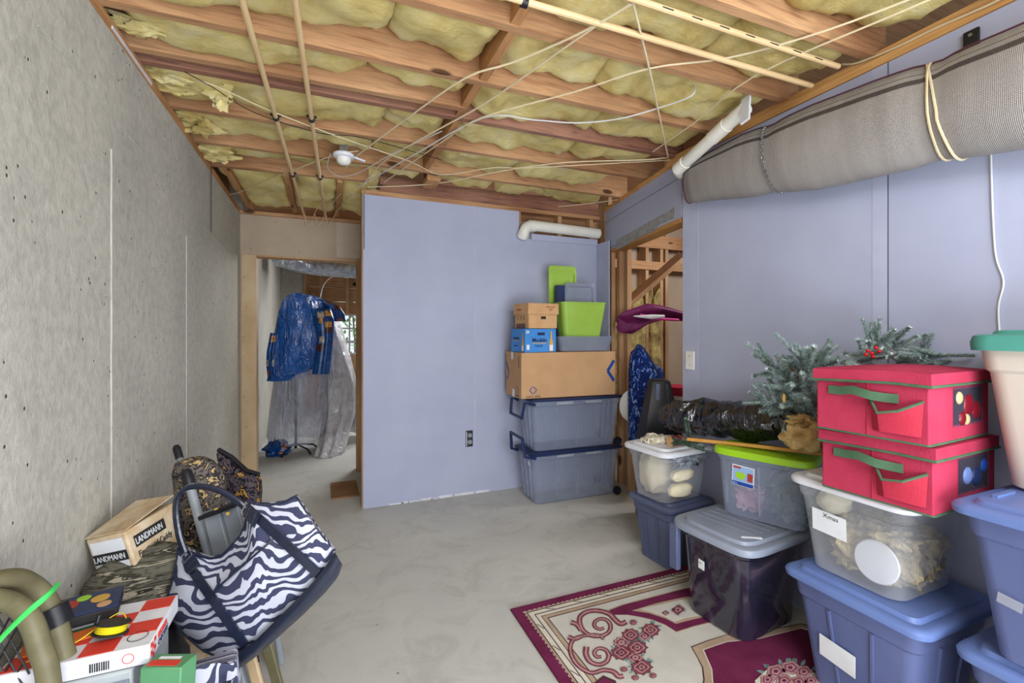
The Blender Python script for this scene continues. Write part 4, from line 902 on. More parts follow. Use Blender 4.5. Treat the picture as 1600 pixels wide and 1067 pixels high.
def branch(path, t, ln=.035, dens=2200, mats=(m_needle, m_frost), seed=0, nm='branch', twigs=0, w_=.0019):
    b = MB(); needles(b, path, ln, dens, 1, w_, seed); rnd = random.Random(seed + 50); P = smooth(path, 4)
    for k in range(twigs):
        i = rnd.randrange(1, len(P) - 1); d = Vector((rnd.gauss(0, 1), rnd.gauss(0, 1), rnd.gauss(.2, .8))).normalized() * rnd.uniform(.06, .11) + (P[i] - P[i - 1]).normalized() * .05
        needles(b, [P[i], P[i] + d * .5, P[i] + d], ln * .8, dens, 1, w_, seed + k)
    o = b.build(nm, list(mats), t, world=True, recalc=False, kind='stuff'); return o
t = thing('fir_garland', 'small green artificial fir sprig hanging over the edge of the white lid', 'garland', (1.86, 1.99, .75))
for k, (a, b, c) in enumerate((((1048, 693), (1068, 692), (1100, 700)), ((1060, 690), (1078, 697), (1108, 706)), ((1075, 688), (1076, 675), (1072, 655)), ((1050, 685), (1066, 690), (1090, 692)))):
    P = [at(*a, 2.50), at(*b, 2.47), at(*c, 2.43)]; MB().tube(P, .002, 5).build('stem', m_stem, t, world=True); branch(P, t, .028, 3400, (m_needle2, m_needle), k)
t = thing('artificial_fir', 'frosted artificial fir branches with a burlap base lying against the right wall', 'artificial tree', (2.0, 1.4, .82))
BR = [((1270, 650), (1240, 600), (1200, 565), 2.0), ((1272, 640), (1232, 625), (1195, 632), 2.02), ((1275, 620), (1245, 585), (1235, 558), 1.95), ((1278, 600), (1262, 575), (1252, 556), 1.9), ((1275, 655), (1225, 640), (1190, 642), 2.05), ((1280, 590), (1272, 565), (1300, 560), 1.9), ((1280, 640), (1250, 630), (1225, 600), 1.97)]
for k, (a, b, c, d) in enumerate(BR):
    P = [at(*a, d - .02), at(*b, d), at(*c, d + .02)]; MB().tube(P, [.004, .003, .002], 5).build('twig', m_stem, t, world=True); branch(P, t, .036, 4200, seed=k + 10, twigs=13)
MB().blob(tuple(at(1256, 678, 2.0)), (.085, .085, .075), .22, 2.4, 9, 28, 18).build('burlap_base', m_strawcloth, t, world=True)
MB().blob(tuple(at(1252, 657, 1.98)), (.06, .05, .025), .4, 3, 12).build('burlap_ruffle', m_strawcloth, t, world=True)
MB().tube([at(1280, 690, 1.95), at(1275, 620, 1.95), at(1330, 580, 1.8)], .012, 8).build('trunk', m_stem, t, world=True)
MB().blob(tuple(at(1225, 622, 1.95)), (.008, .006, .02), .1, 2, 1, 10, 8).build('bird_clip', m_gold, t, world=True)
for k, p in enumerate(((1240, 575), (1248, 590))): MB().blob(tuple(at(*p, 1.93)), (.008, .008, .014), .2, 3, k, 10, 8).build('pine_cone', m_stem, t, world=True)
t = thing('fir_wreath', 'frosted fir branches with red berries behind the upper red box', 'wreath', (2.04, 1.1, 1.25))
for k, (a, b, c) in enumerate((((1350, 566), (1385, 545), (1440, 548)), ((1360, 560), (1400, 538), (1430, 545)), ((1335, 566), (1350, 556), (1328, 555)), ((1370, 562), (1365, 545), (1380, 534)), ((1395, 560), (1425, 556), (1446, 556)), ((1320, 568), (1400, 575), (1450, 570)))):
    P = [at(*a, 1.76), at(*b, 1.76), at(*c, 1.74)]; MB().tube(P, .003, 5).build('twig', m_stem, t, world=True); branch(P, t, .030, 4600, seed=k + 30, twigs=9)
for p in ((1356, 548), (1362, 552), (1369, 543), (1364, 557), (1353, 554), (1374, 549)): MB().blob(tuple(at(*p, 1.70)), (.007, .007, .007), 0, 1, 0, 12, 8).build('berry', m_berry, t, world=True)
# bin liner bundle and broom handle
b = MB(); ax0, ax1 = Vector((1.965, 2.28, .845)), Vector((2.06, 1.44, .945)); n = 34; secs = []
for i in range(n + 1):
    u = i / n; c = ax0.lerp(ax1, u); prof = (math.sin(PI * min(1, max(0, .03 + u * .95))) ** .35) * (.92 + .1 * math.sin(u * 9)); row = []
    for j in range(30):
        a = 2 * PI * j / 30; d = Vector((math.cos(a), 0, math.sin(a))); k = 1 + .22 * noise.noise(Vector((u * 7, a * 1.2, 3))) + .16 * noise.noise(Vector((u * 24 + a, a * 1.6, 1)))
        row.append(Vector((min(2.18, c.x + d.x * .125 * prof * k), c.y, c.z + d.z * .118 * prof * k)))
    secs.append(row)
b.loft(secs); single('bin_liner_bundle', b, m_bag, 'bulging black bin liner lying along the wall behind the lime lid', 'plastic bag', sharp=70)
single('broom_handle', MB().tube([at(1074, 686, 2.42), at(1180, 697, 2.2), at(1300, 711, 1.98)], .0095, 10), m_broom, 'varnished wooden handle lying across the lime lid', 'pole')

# ================================================================== RUG
def z3(x, y, k=0): return onz(780 + x / 3.077, 860 + y / 3.077, .0105 + .0007 * k)
t = thing('area_rug', 'maroon and cream floral rug lying on the concrete under the right hand totes', 'rug', (.84, 2.07, 0))
RX0, RX1, RY1, RY0 = .84, 2.15, 2.07, -.6
MB().ex(RX0, RX1, RY0, RY1, .001, .0095).build('rug_base', m_mar, t, world=True, bevel=.002)
rp = MB()
def band(d0, d1, k, mi):
    z = .0095 + .0006 * k
    rp.ex(RX0 + d0, RX0 + d1, RY0, RY1 - d1, .009, z, mi); rp.ex(RX0 + d0, RX1, RY1 - d1, RY1 - d0, .009, z, mi)
rp.ex(RX0 + .055, RX1, RY0, RY1 - .055, .009, .0100, 1)
band(.052, .060, 2, 2); band(.060, .064, 3, 4); band(.066, .088, 2, 3); band(.088, .092, 3, 4); band(.096, .112, 2, 3); band(.112, .115, 3, 4); band(.115, .135, 2, 2); band(.135, .139, 3, 4)
for k in range(60):                                             # beaded line and the slanted ticks of the border
    rp.ex(RX0 + .047, RX0 + .050, RY1 - .06 - k * .026, RY1 - .048 - k * .026, .009, .0102, 3)
    if k * .026 < 1.2: rp.ex(RX0 + .05 + k * .026, RX0 + .062 + k * .026, RY1 - .050, RY1 - .047, .009, .0102, 3)
    if k % 6 == 0: rp.bar((RX0 + .068, RY1 - .16 - k * .026, .0112), (RX0 + .086, RY1 - .20 - k * .026, .0112), .003, .001, mi=4); rp.bar((RX0 + .16 + k * .026, RY1 - .068, .0112), (RX0 + .20 + k * .026, RY1 - .086, .0112), .003, .001, mi=4)
def zp(pts, k, mi): rp.poly([z3(x, y, k) for x, y in pts][::-1], (0, 0, -.0008), mi)
band1 = [(532, 288), (600, 262), (700, 236), (865, 192), (960, 172), (1040, 345), (1000, 345), (930, 362), (850, 388), (800, 356), (740, 332), (680, 318), (620, 308), (556, 308)]
def inset(P, s): cx_, cy_ = sum(p[0] for p in P) / len(P), sum(p[1] for p in P) / len(P); return [(cx_ + (x - cx_) * s, cy_ + (y - cy_) * s) for x, y in P]
zp(inset(band1, 1.06), 2, 2); zp(inset(band1, 1.015), 3, 4); zp(band1, 4, 0); zp([(640, 288), (760, 252), (880, 226), (960, 215), (990, 318), (930, 330), (850, 352), (800, 326), (720, 300)], 5, 2); zp([(676, 280), (770, 260), (880, 236), (950, 228), (975, 312), (900, 322), (842, 342), (800, 318), (730, 296)], 6, 1)
field2 = [(1095, 440), (1060, 452), (985, 478), (1003, 520), (1025, 570), (1030, 640), (1015, 760), (1500, 900), (1750, 640), (1600, 420), (1450, 375), (1250, 425)]
zp([(1090, 405), (1000, 432), (922, 462), (950, 510), (975, 560), (982, 620), (960, 760), (1500, 980), (1800, 640), (1620, 390), (1450, 350), (1240, 392)], 2, 4)
zp([(1090, 408), (1000, 436), (928, 465), (955, 512), (981, 562), (988, 620), (967, 760), (1500, 970), (1790, 640), (1615, 394), (1450, 354), (1240, 396)], 3, 2)
zp(inset(field2, 1.03), 4, 3); zp(field2, 5, 0)
def ribbon(pts, w0, w1, k, mi):
    P = smooth([Vector((x, y, 0)) for x, y in pts], 5); n = len(P); L = []
    for i, p in enumerate(P):
        d = (P[min(i + 1, n - 1)] - P[max(i - 1, 0)]).normalized(); w_ = w0 + (w1 - w0) * i / n; q = Vector((-d.y * w_, d.x * w_ * .8, 0)); L.append([z3(p.x + q.x, p.y + q.y, k), z3(p.x - q.x, p.y - q.y, k)])
    rp.loft(L, False, False, False, mi)
SC = [[(612, 342), (585, 352), (560, 335), (530, 305), (480, 290), (430, 292), (392, 315), (388, 350), (405, 385), (440, 408), (480, 412), (520, 398), (536, 370), (525, 340), (495, 328), (465, 338), (458, 362), (480, 378), (505, 372)],
      [(598, 602), (575, 605), (548, 582), (500, 575), (450, 588), (405, 572), (368, 540), (345, 495), (345, 450), (370, 420), (420, 408), (470, 405), (505, 425)],
      [(420, 462), (418, 500), (440, 535), (480, 548), (515, 535), (528, 505), (512, 478), (480, 470), (458, 488), (468, 510), (492, 510)],
      [(332, 415), (365, 425), (400, 412)], [(345, 345), (372, 355), (392, 385)]]
for s_ in SC:
    ribbon(s_, 15, 9, 3, 4); ribbon(s_, 13, 7, 4, 5); ribbon(s_, 5, 3, 5, 6)
def flower(x, y, r, c=5):
    for kk, (f, mi, n) in enumerate(((1.08, 4, 9), (1, c, 9), (.72, 6 if c == 5 else 5, 8), (.55, 4, 8), (.48, c, 7), (.28, 6, 6), (.14, 4, 5))):
        pts = []
        for i in range(n * 3): a = 2 * PI * i / (n * 3) + kk; rr = r * f * (1 + .14 * math.cos(n / 2 * a * (1 if n % 2 == 0 else 2)) ); pts.append((x + rr * math.cos(a), y + rr * .72 * math.sin(a)))
        zp(pts, 4 + kk, mi)
def leaf(x, y, l, a, mi=7, k=3):
    c, s_ = math.cos(a), math.sin(a); pts = [(x + l * u * c - l * v * s_, y + (l * u * s_ + l * v * c) * .75) for u, v in ((-1, 0), (-.4, .38), (.3, .34), (1, 0), (.3, -.34), (-.4, -.38))]; zp(pts, k, mi)
rnd = random.Random(4)
FL = [(632, 405, 38), (728, 382, 40), (588, 442, 34), (664, 466, 44), (588, 490, 44), (655, 514, 32), (685, 560, 46), (700, 412, 26), (860, 284, 48), (800, 300, 22)]
for x, y, r in FL:
    for k in range(6): a = rnd.uniform(0, 2 * PI); leaf(x + r * 1.2 * math.cos(a), y + r * .95 * math.sin(a), 15, a)
for x, y, r in FL: flower(x, y, r, 5 if r > 35 else 6)
for p in ((645, 345), (655, 610), (740, 600), (600, 570)): flower(*p, 16, 5)
for k in range(38): a = rnd.uniform(0, 2 * PI); leaf(1400 + 150 * math.cos(a), 610 + 78 * math.sin(a), 24, a, 7, 7)
zp([(1230, 625), (1300, 560), (1400, 540), (1500, 570), (1560, 640), (1560, 720), (1240, 720)], 8, 3)
rp2 = rp
for x, y, r in ((1330, 580, 44), (1400, 562, 44), (1465, 582, 38), (1290, 620, 34), (1370, 625, 40), (1440, 630, 38), (1500, 625, 34)):
    for kk, (f, mi) in enumerate(((1.06, 4), (1, 6), (.7, 5), (.5, 6), (.25, 0))):
        zp([(x + r * f * (1 + .12 * math.cos(5 * a)) * math.cos(a), y + r * .7 * f * (1 + .12 * math.cos(5 * a)) * math.sin(a)) for a in [2 * PI * i / 18 + kk for i in range(18)]], 9 + kk, mi)
zp([(455, 637), (500, 600), (560, 625), (585, 700), (520, 760), (440, 700)], 3, 4); zp([(470, 640), (502, 612), (548, 632), (570, 700), (515, 745), (455, 700)], 4, 0)
rp.build('woven_pattern', RUGM, t, world=True, recalc=False)

# ================================================================== UTILITY ROOM THINGS
t = thing('umbrella', 'maroon umbrella cloth lying across the studs inside the right doorway', 'umbrella', (3.0, 3.6, 1.4))
secs = []
PT = [(972, 502, 16), (990, 500, 19), (1010, 492, 16), (1030, 490, 12), (1045, 491, 10), (1062, 493, 8), (1085, 495, 4)]
for i, (px, py, hh) in enumerate(PT):
    c = at(px, py, 4.0); s_ = hh * 4.0 / F; secs.append([c + Vector((math.cos(a) * .05 * (1 + .4 * math.sin(5 * a + i)), -.08 * abs(math.cos(a)) * 0 + math.sin(a * 2) * .03, math.sin(a) * s_ * (1 + .15 * math.sin(3 * a + i)))) for a in [2 * PI * j / 18 for j in range(18)]])
MB().loft(secs).build('canopy', m_umb, t, world=True, sharp=70)
MB().tube([at(1000, 492, 3.86), at(1030, 498, 3.86), at(1060, 500, 3.9)], .012, 8).build('pink_panel', m_pink, t, world=True)
MB().tube([at(990, 494, 3.84), at(1018, 495, 3.83), at(1038, 494, 3.84)], [.004, .02, .012], 8).build('frayed_strap', m_paper, t, world=True)
t = thing('print_bag', 'dark blue palm print bag hanging inside the right doorway', 'bag', tuple(at(1008, 600, 3.7)))
m = MB()
secs = []
for py, x0, x1, th in ((541, 996, 1002, .02), (550, 986, 1010, .05), (565, 984, 1020, .08), (578, 983, 1036, .10), (600, 983, 1038, .11), (630, 983, 1036, .11), (655, 983, 1030, .10), (700, 983, 1025, .10)):
    a, b = at(x0, py, 3.75), at(x1, py, 3.75); c = (a + b) / 2; hx = (b - a) / 2; nn = Vector((-hx.y, hx.x, 0)).normalized()
    secs.append([c + hx * math.cos(q) * (1 + .05 * math.sin(3 * q)) + nn * th * math.sin(q) for q in [2 * PI * j / 20 for j in range(20)]])
m.loft(secs).build('bag_body', m_bluecloth, t, world=True, sharp=70)
MB().tube(smooth([at(990, 555, 3.62), at(996, 540, 3.62), at(1006, 545, 3.62), at(1024, 575, 3.6), at(1038, 600, 3.6)], 4), .009, 6).build('strap', m_navy, t, world=True)
t = thing('black_stand', 'tapered black plastic stand on the floor just inside the right doorway', 'stand', (2.42, 2.62, 0))
B_ = [at(968, 800, 3.25), at(1088, 800, 3.2)]; c0 = Vector(((B_[0].x + B_[1].x) / 2, (B_[0].y + B_[1].y) / 2, 0)); dx = Vector((B_[1].x - B_[0].x, B_[1].y - B_[0].y, 0)).normalized(); dy = Vector((-dx.y, dx.x, 0))
c0 = Vector((at(1030, 700, 3.3).x, at(1030, 700, 3.3).y, 0))
def q4(z, w0, d0, k=0): return [c0 + dx * (-w0 + k) - dy * d0 + Vector((0, 0, z)), c0 + dx * (w0 + k) - dy * d0 + Vector((0, 0, z)), c0 + dx * (w0 + k) + dy * d0 + Vector((0, 0, z)), c0 + dx * (-w0 + k) + dy * d0 + Vector((0, 0, z))]
MB().loft([q4(0, .145, .15), q4(.60, .14, .14), q4(1.02, .065, .06), q4(1.03, .05, .05)]).build('stand_body', m_black, t, world=True, bevel=.008)
for s_ in (-.05, .07): MB().loft([[c0 + dx * (s_ * 1.4 - .012) - dy * .155 + Vector((0, 0, .1)), c0 + dx * (s_ * 1.4 + .012) - dy * .155 + Vector((0, 0, .1)), c0 + dx * (s_ * 1.4 + .012) - dy * .13 + Vector((0, 0, .1)), c0 + dx * (s_ * 1.4 - .012) - dy * .13 + Vector((0, 0, .1))], [c0 + dx * (s_ * .5 - .012) - dy * .075 + Vector((0, 0, 1.0)), c0 + dx * (s_ * .5 + .012) - dy * .075 + Vector((0, 0, 1.0)), c0 + dx * (s_ * .5 + .012) - dy * .05 + Vector((0, 0, 1.0)), c0 + dx * (s_ * .5 - .012) - dy * .05 + Vector((0, 0, 1.0))]]).build('side_rail', m_gblue if s_ < 0 else m_black, t, world=True)
c = at(989, 633, 3.85)
t = thing('round_fan_cover', 'pale round disc leaning behind the doorway stud', 'disc', (c.x, c.y, c.z - .14))
MB().lathe([(0, .01), (.10, .012), (.135, .004), (.14, -.004), (.10, -.006), (0, -.006)], c, 28, 'Y').build('disc', m_pvc, t, world=True)
MB().box(c + Vector((0, .02, -.62)), (.05, .05, .96)).build('support_post', m_stud, t, world=True)
c = at(1063, 640, 3.9); t = thing('paint_bucket', 'white bucket with a red lid at the right edge of the doorway', 'bucket', (c.x, c.y, 0))
MB().lathe([(0, 0), (.12, 0), (.14, .86), (0, .86)], (c.x, c.y, 0), 24).build('bucket_body', m_pvc, t, world=True)
MB().lathe([(.145, .84), (.15, .88), (.145, .91), (0, .92)], (c.x, c.y, 0), 24).build('bucket_lid', m_red2, t, world=True)

# ================================================================== BACK ROOM THINGS
def drape(name, rows, d, th, seed, m, t, amp=.03, n=48):
    secs = []
    for (py, x0, x1, dd) in rows:
        a, b = at(x0, py, dd), at(x1, py, dd); c = (a + b) / 2; hx = (b - a) / 2; nn = Vector((-hx.y, hx.x, 0)).normalized(); row = []
        for j in range(n):
            q = 2 * PI * j / n; k = amp * noise.noise(Vector((math.cos(q) * 3 + seed, math.sin(q) * 3, c.z * .9))) * 2 + amp * .7 * math.sin(q * 9 + seed + c.z)
            row.append(c + hx * math.cos(q) * (1 + k) + nn * (th * math.sin(q) * (1 + k * 3)) + Vector((0, 0, .02 * math.sin(q * 5 + seed) if dd < 0 else 0)))
        secs.append(row)
    S2 = []
    for a, b in zip(secs, secs[1:]):
        for k in range(3): S2.append([p.lerp(q, k / 3) for p, q in zip(a, b)])
    S2.append(secs[-1]); return MB().loft(S2, True, False, True).build(name, m, t, world=True, sharp=80)
t = thing('covered_rack', 'tall garment rack covered in blue gift film over translucent sheeting, beyond the left doorway', 'covered rack', (-.35, 5.4, 0))
drape('translucent_sheet', [(690, 424, 496, 5.25), (680, 420, 508, 5.25), (640, 424, 512, 5.25), (590, 432, 512, 5.25), (540, 440, 516, 5.25), (500, 444, 510, 5.25), (480, 448, 500, 5.25)], 5.25, .22, 1, m_film, t)
drape('blue_film', [(592, 424, 470, 5.22), (575, 424, 500, 5.2), (550, 428, 512, 5.2), (520, 432, 514, 5.2), (490, 438, 512, 5.2), (472, 446, 506, 5.2), (463, 458, 494, 5.2), (461, 468, 486, 5.2)], 5.2, .27, 2, m_bluefilm, t, .02)
drape('printed_border', [(584, 488, 514, 4.98), (560, 492, 517, 4.98), (530, 496, 520, 4.98), (500, 490, 522, 4.98), (482, 486, 516, 5.0)], 5, .06, 3, m_patch, t, .03)
drape('printed_border', [(594, 420, 440, 5.0), (570, 417, 436, 5.0), (550, 418, 434, 5.0), (520, 424, 438, 5.02)], 5, .05, 5, m_patch, t, .04)
drape('printed_border', [(502, 516, 540, 5.25), (490, 502, 538, 5.25), (478, 496, 530, 5.25), (468, 490, 508, 5.2)], 5, .05, 6, m_patch, t, .03)
c = at(462, 700, 5.2)
lg = MB()
for a in range(5): q = 2 * PI * a / 5 + .4; lg.tube([(c.x, c.y, .10), (c.x + .2 * math.cos(q), c.y + .2 * math.sin(q), .06), (c.x + .25 * math.cos(q), c.y + .25 * math.sin(q), .01)], .01, 6)
lg.build('stand_base', m_black, t, world=True); MB().tube([(c.x, c.y, .05), (c.x, c.y, 1.7)], .015, 8).build('pole', m_black, t, world=True)
t = thing('covered_rack', 'rack covered in white plastic sheeting beside the window of the room beyond', 'covered rack', (.0, 5.7, 0))
drape('white_sheet', [(708, 494, 536, 5.15), (700, 497, 538, 5.2), (670, 504, 546, 5.4), (640, 506, 556, 5.5), (600, 506, 556, 5.5), (560, 508, 545, 5.5), (520, 508, 533, 5.5), (500, 508, 526, 5.5)], 5.5, .2, 4, m_film2, t, .05)
drape('lower_sheet', [(670, 540, 580, 5.9), (640, 540, 584, 5.9), (610, 540, 584, 5.9), (596, 546, 580, 5.9)], 5.9, .2, 8, m_film2, t, .06)
MB().tube([at(524, 700, 5.5).xy.to_3d(), at(524, 700, 5.5).xy.to_3d() + Vector((0, 0, 1.45))], .014, 8).build('pole', m_steel, t, world=True)
c = at(433, 702, 5.05); single('gift_bag', MB().blob((c.x, c.y, .085), (.12, .09, .085), .35, 3, 5), m_patch, 'crumpled blue and orange printed bag on the floor under the blue covered rack', 'bag', sharp=60)
t = thing('insulated_duct', 'foil wrapped duct under the joists of the room beyond', 'duct', (0, 6.2, 2.3))
P = [at(440, 402, 5.6), at(455, 408, 6.0), at(490, 416, 6.2), at(540, 420, 6.2), at(600, 424, 6.2)]; MB().tube(smooth(P, 5), .12, 18).build('foil_sleeve', m_foil, t, world=True, sharp=60)
MB().tube([P[3] + Vector((-.02, 0, 0)), P[3] + Vector((.04, .0, 0))], .125, 18).build('duct_strap', m_steel, t, world=True)
P = [at(512, 520, 8.5), at(514, 480, 8.5), at(520, 458, 8.5), at(540, 446, 8.5), at(600, 442, 8.5)]; single('black_hose', MB().tube(smooth(P, 5), .045, 10), m_black, 'thick black hose curving above the far window', 'hose')
P = [at(499, 470, 6.0), at(506, 445, 6.0), at(520, 432, 6.0), at(540, 428, 6.0)]; single('cable', MB().tube(smooth(P, 4), .006, 6), m_wirew, 'white cable rising from the blue covered rack to the duct', 'cable')
c = onz(542, 765, .01); single('plywood_scrap', MB().ex(.045, .262, 4.0, 4.42, .001, .013), m_plyw, 'brown plywood scrap lying on the floor at the partition edge', 'board')

# ================================================================== LEFT PILE
# leaning long carton
ux = Vector((.87, -.42, .22)).normalized(); uy = Vector((.42, .89, 0.10)); uy = (uy - ux * uy.dot(ux)).normalized(); uz = ux.cross(uy)
Bx = Vector((-.40, 1.90, .03)); D_ = (.135, .20, .69)
top = at(133, 844, 1.44)
t = thing('caddy_carton', 'long worn white carton with a firewood caddy label, leaning on the concrete wall', 'carton', (-.5, 1.85, 0))
o0 = top - uz * D_[2]
sh = max(0, .005 - o0.z); D2 = (o0.z - .004) / uz.z; o0 = o0 - uz * D2; Lh = D_[2] + D2
F0 = Matrix((ux, uy, uz)).transposed()
m_worn = M('worn_carton', (214, 200, 176), .85, (186, 156, 118), 14, .15, 40)
b = MB(); b.box(o0 + ux * D_[0] / 2 + uy * D_[1] / 2 + uz * Lh / 2, (D_[0], D_[1], Lh), M3=F0); b.build('carton_body', m_worn, t, world=True, bevel=.006)
tp_ = top + uz * .002
b = MB(); b.poly([tp_, tp_ + ux * D_[0] * 1.02, tp_ + ux * D_[0] + uy * D_[1] * 1.03 + uz * .02, tp_ + uy * D_[1] * 1.0 + uz * .03], uz * .003); b.build('carton_flap', m_worn, t, world=True)
fA = frame(top - uy * .001, ux, uz); fB = frame(top + ux * (D_[0] + .0015), uy, uz)
flat2 = lambda nm, pts, mat, M4: MB().poly([M4 @ Vector((x, y, .0)) for x, y in pts], M4.to_3x3() @ Vector((0, 0, .0008))).build(nm, mat, t, world=True)
flat2('paper_panel', [(.012, -.16), (.122, -.16), (.122, -.015), (.012, -.015)], m_paper, frame(top - uy * .0018, ux, uz)); flat2('printed_band', [(.010, -.088), (.126, -.088), (.126, -.055), (.010, -.055)], m_print, frame(top - uy * .003, ux, uz))
text('LANDMANN', .026, frame(top - uy * .0042, ux, uz) @ Matrix.Translation((.011, -.081, 0)), m_paper, t, sx=.72)
flat2('printed_band', [(.02, -.065), (.14, -.065), (.14, -.028), (.02, -.028)], m_print, fB); text('LANDMANN', .030, fB @ Matrix.Translation((.022, -.057, .0014)), m_paper, t, sx=.62)
text('Firewood Caddy', .030, fB @ Matrix.Translation((.02, -.10, .001)), m_print, t, sx=.66); stroke_ = [(.03, -.118), (.11, -.118)]
flat2('printed_photo', [(.10, -.19), (.185, -.19), (.185, -.11)], m_cardbrown, fB)

# drawer unit and games
t = thing('drawer_unit', 'low clear fronted plastic drawer unit under the checkered game box', 'drawer unit', (-.56, 1.46, 0))
MB().ex(-.70, -.42, 1.33, 1.60, 0, .57).build('unit_frame', M('grey_drawer_plastic', (164, 170, 174), .4), t, world=True, bevel=.006)
for k in range(3):
    dr = MB().ex(-.695, -.425, 1.315, 1.335, .03 + k * .18, .19 + k * .18).build('drawer', m_shal, t, world=True, bevel=.003)
    h_ = MB().ex(-.60, -.52, 1.302, 1.315, .15 + k * .18, .165 + k * .18); h_.v = [v - Vector(t['_base']) for v in h_.v]; h_.build('drawer_pull', m_white, dr)
for k in range(5): MB().ex(-.68 + k * .055, -.676 + k * .055, 1.311, 1.316, .40, .54).build('drawer_rib', m_white, t, world=True)
t = thing('board_game', 'red and white checkered board game box on the drawer unit', 'board game', (-.53, 1.46, .572))
gb = (-.665, -.388, 1.335, 1.56, .572, .617)
MB().ex(*gb).build('game_box', m_whitep, t, world=True, bevel=.002)
redp = M('game_red', (214, 62, 48), .5)
for i in range(4):
    for j in range(4):
        if (i + j) % 2 == 0: MB().ex(gb[0] + .005 + i * .067, gb[0] + .005 + (i + 1) * .067, gb[2] + .005 + j * .0537, gb[2] + .005 + (j + 1) * .0537, .617, .618).build('printed_square', redp, t, world=True)
fx = frame((gb[1] + .0006, gb[2], .572), (0, 1, 0), (0, 0, 1)); fy = frame((gb[0], gb[2] - .0006, .572), (1, 0, 0), (0, 0, 1))
text('GEORGIA', .020, fx @ Matrix.Translation((.055, .024, 0)), redp, t, sx=.8, bold=.0006); text('CHECKERS', .020, fx @ Matrix.Translation((.055, .006, 0)), m_navy, t, sx=.8)
for i in range(3):
    for j in range(4):
        if (i + j) % 2: MB().box(fx @ Vector((.010 + i * .012, .008 + j * .010, 0)), (.001, .012, .010)).build('printed_square', redp, t, world=True)
for k in range(9): MB().box(fy @ Vector((.165 + k * .0042, .018, 0)), (.0022 if k % 3 else .0030, .001, .02)).build('barcode_bar', m_print, t, world=True)
MB().tube([fy @ Vector((.235 + .011 * math.cos(q), .022 + .011 * math.sin(q), 0)) for q in [2 * PI * h / 20 for h in range(20)]], .0009, 4, closed=True).build('printed_seal', redp, t, world=True)
MB().tube([(-.425 + .02 * math.cos(q), 1.38 + .02 * math.sin(q), .6185) for q in [2 * PI * h / 24 for h in range(24)]], .0009, 4, closed=True).build('printed_emblem', m_print, t, world=True)
t = thing('game_tin', 'flat dark tin with a painted lid lying on the checkered game box', 'tin', (-.60, 1.52, .62))
M3 = Matrix.Rotation(R(12), 3, 'Z'); b = MB().box((-.585, 1.525, .637), (.15, .11, .028), M3=M3); b.build('tin_body', m_print, t, world=True, bevel=.006)
MB().box((-.585, 1.525, .652), (.152, .112, .004), M3=M3).build('tin_lid', m_navy, t, world=True, bevel=.002)
for dx_, dy_, sx_, sy_, mm in ((-.035, 0, .05, .06, m_redink), (.03, .015, .04, .05, m_gold), (.05, -.02, .03, .03, m_cardbrown), (-.01, .03, .03, .02, m_lime)): MB().lathe([(0, 0), (sx_ / 2, 0), (sx_ / 2, .001), (0, .001)], (-.585 + dx_, 1.525 + dy_, .654), 12).build('painted_patch', mm, t, world=True)
t = thing('game_folder', 'orange and green printed folder under the yellow line reel', 'folder', (-.57, 1.42, .62))
b = MB().box((-.585, 1.425, .6215), (.14, .05, .005), M3=Matrix.Rotation(R(16), 3, 'Z')); b.build('folder_cover', M('orange_print', (214, 104, 36), .5), t, world=True)
MB().box((-.582, 1.447, .6225), (.14, .012, .005), M3=Matrix.Rotation(R(16), 3, 'Z')).build('green_edge', M('dark_green_print', (46, 78, 56), .5), t, world=True)
c = Vector((-.485, 1.405, .640)); Mt = Matrix.Rotation(R(-14), 3, 'X') @ Matrix.Rotation(R(10), 3, 'Y')
t = thing('line_reel', 'black reel wound with yellow line on the checkered game box', 'reel', tuple(c - Vector((0, 0, .02))))
for z in (-.011, .011): MB().lathe([(.008, z - .0012), (.036, z - .0012), (.037, z), (.036, z + .0012), (.008, z + .0012)], c, 28, M3=Mt).build('reel_flange', m_black, t, world=True)
yl = M('yellow_line', (226, 206, 30), .5)
MB().lathe([(.012, -.0095)] + [(.029 + .0022 * (k % 2), -.009 + k * .0023) for k in range(9)] + [(.012, .0095)], c, 28, M3=Mt).build('wound_line', yl, t, world=True)
MB().tube([c + Mt @ Vector((-.028, -.012, .010)), c + Mt @ Vector((-.028, -.012, .030))], .004, 8).build('crank_knob', m_black, t, world=True)
MB().tube(smooth([c + Mt @ Vector((.03, .01, .0)), c + Vector((.0, .04, .012)), c + Vector((-.07, -.01, -.018)), c + Vector((-.14, -.04, -.021))], 5), .0014, 5).build('loose_line', yl, t, world=True)
t = thing('green_carton', 'narrow green printed carton standing between the drawer unit and the zebra bags', 'carton', (-.335, 1.27, 0))
M3 = Matrix.Rotation(R(-22), 3, 'Z') @ Matrix.Rotation(R(-5), 3, 'X')
b = MB().box((-.352, 1.285, .295), (.095, .055, .58), M3=M3); b.build('carton_body', M('green_print', (88, 146, 104), .5), t, world=True, bevel=.003)
for q_, (mm, w_, d_) in enumerate(((redp, .07, .02), (m_paper, .05, .008))): MB().box(Vector((-.352, 1.285, .295)) + M3 @ Vector((-.005, -.01 + .02 * q_, .2905)), (w_, d_, .002), M3=M3).build('printed_band', mm, t, world=True)
def gl(x, z): return Vector((-.352, 1.285, .295)) + M3 @ Vector((x, -.0285, z + .07))
MB().box(gl(0, .14), (.086, .002, .08), M3=M3).build('red_band', redp, t, world=True); MB().box(gl(0, .13), (.07, .004, .07), M3=M3).build('printed_photo', m_navy, t, world=True)
MB().box(Vector((-.352, 1.285, .295)) + M3 @ Vector((.0435, 0, 0)), (.002, .056, .49), M3=M3).build('lime_side', M('lime_print', (186, 206, 96), .5), t, world=True)
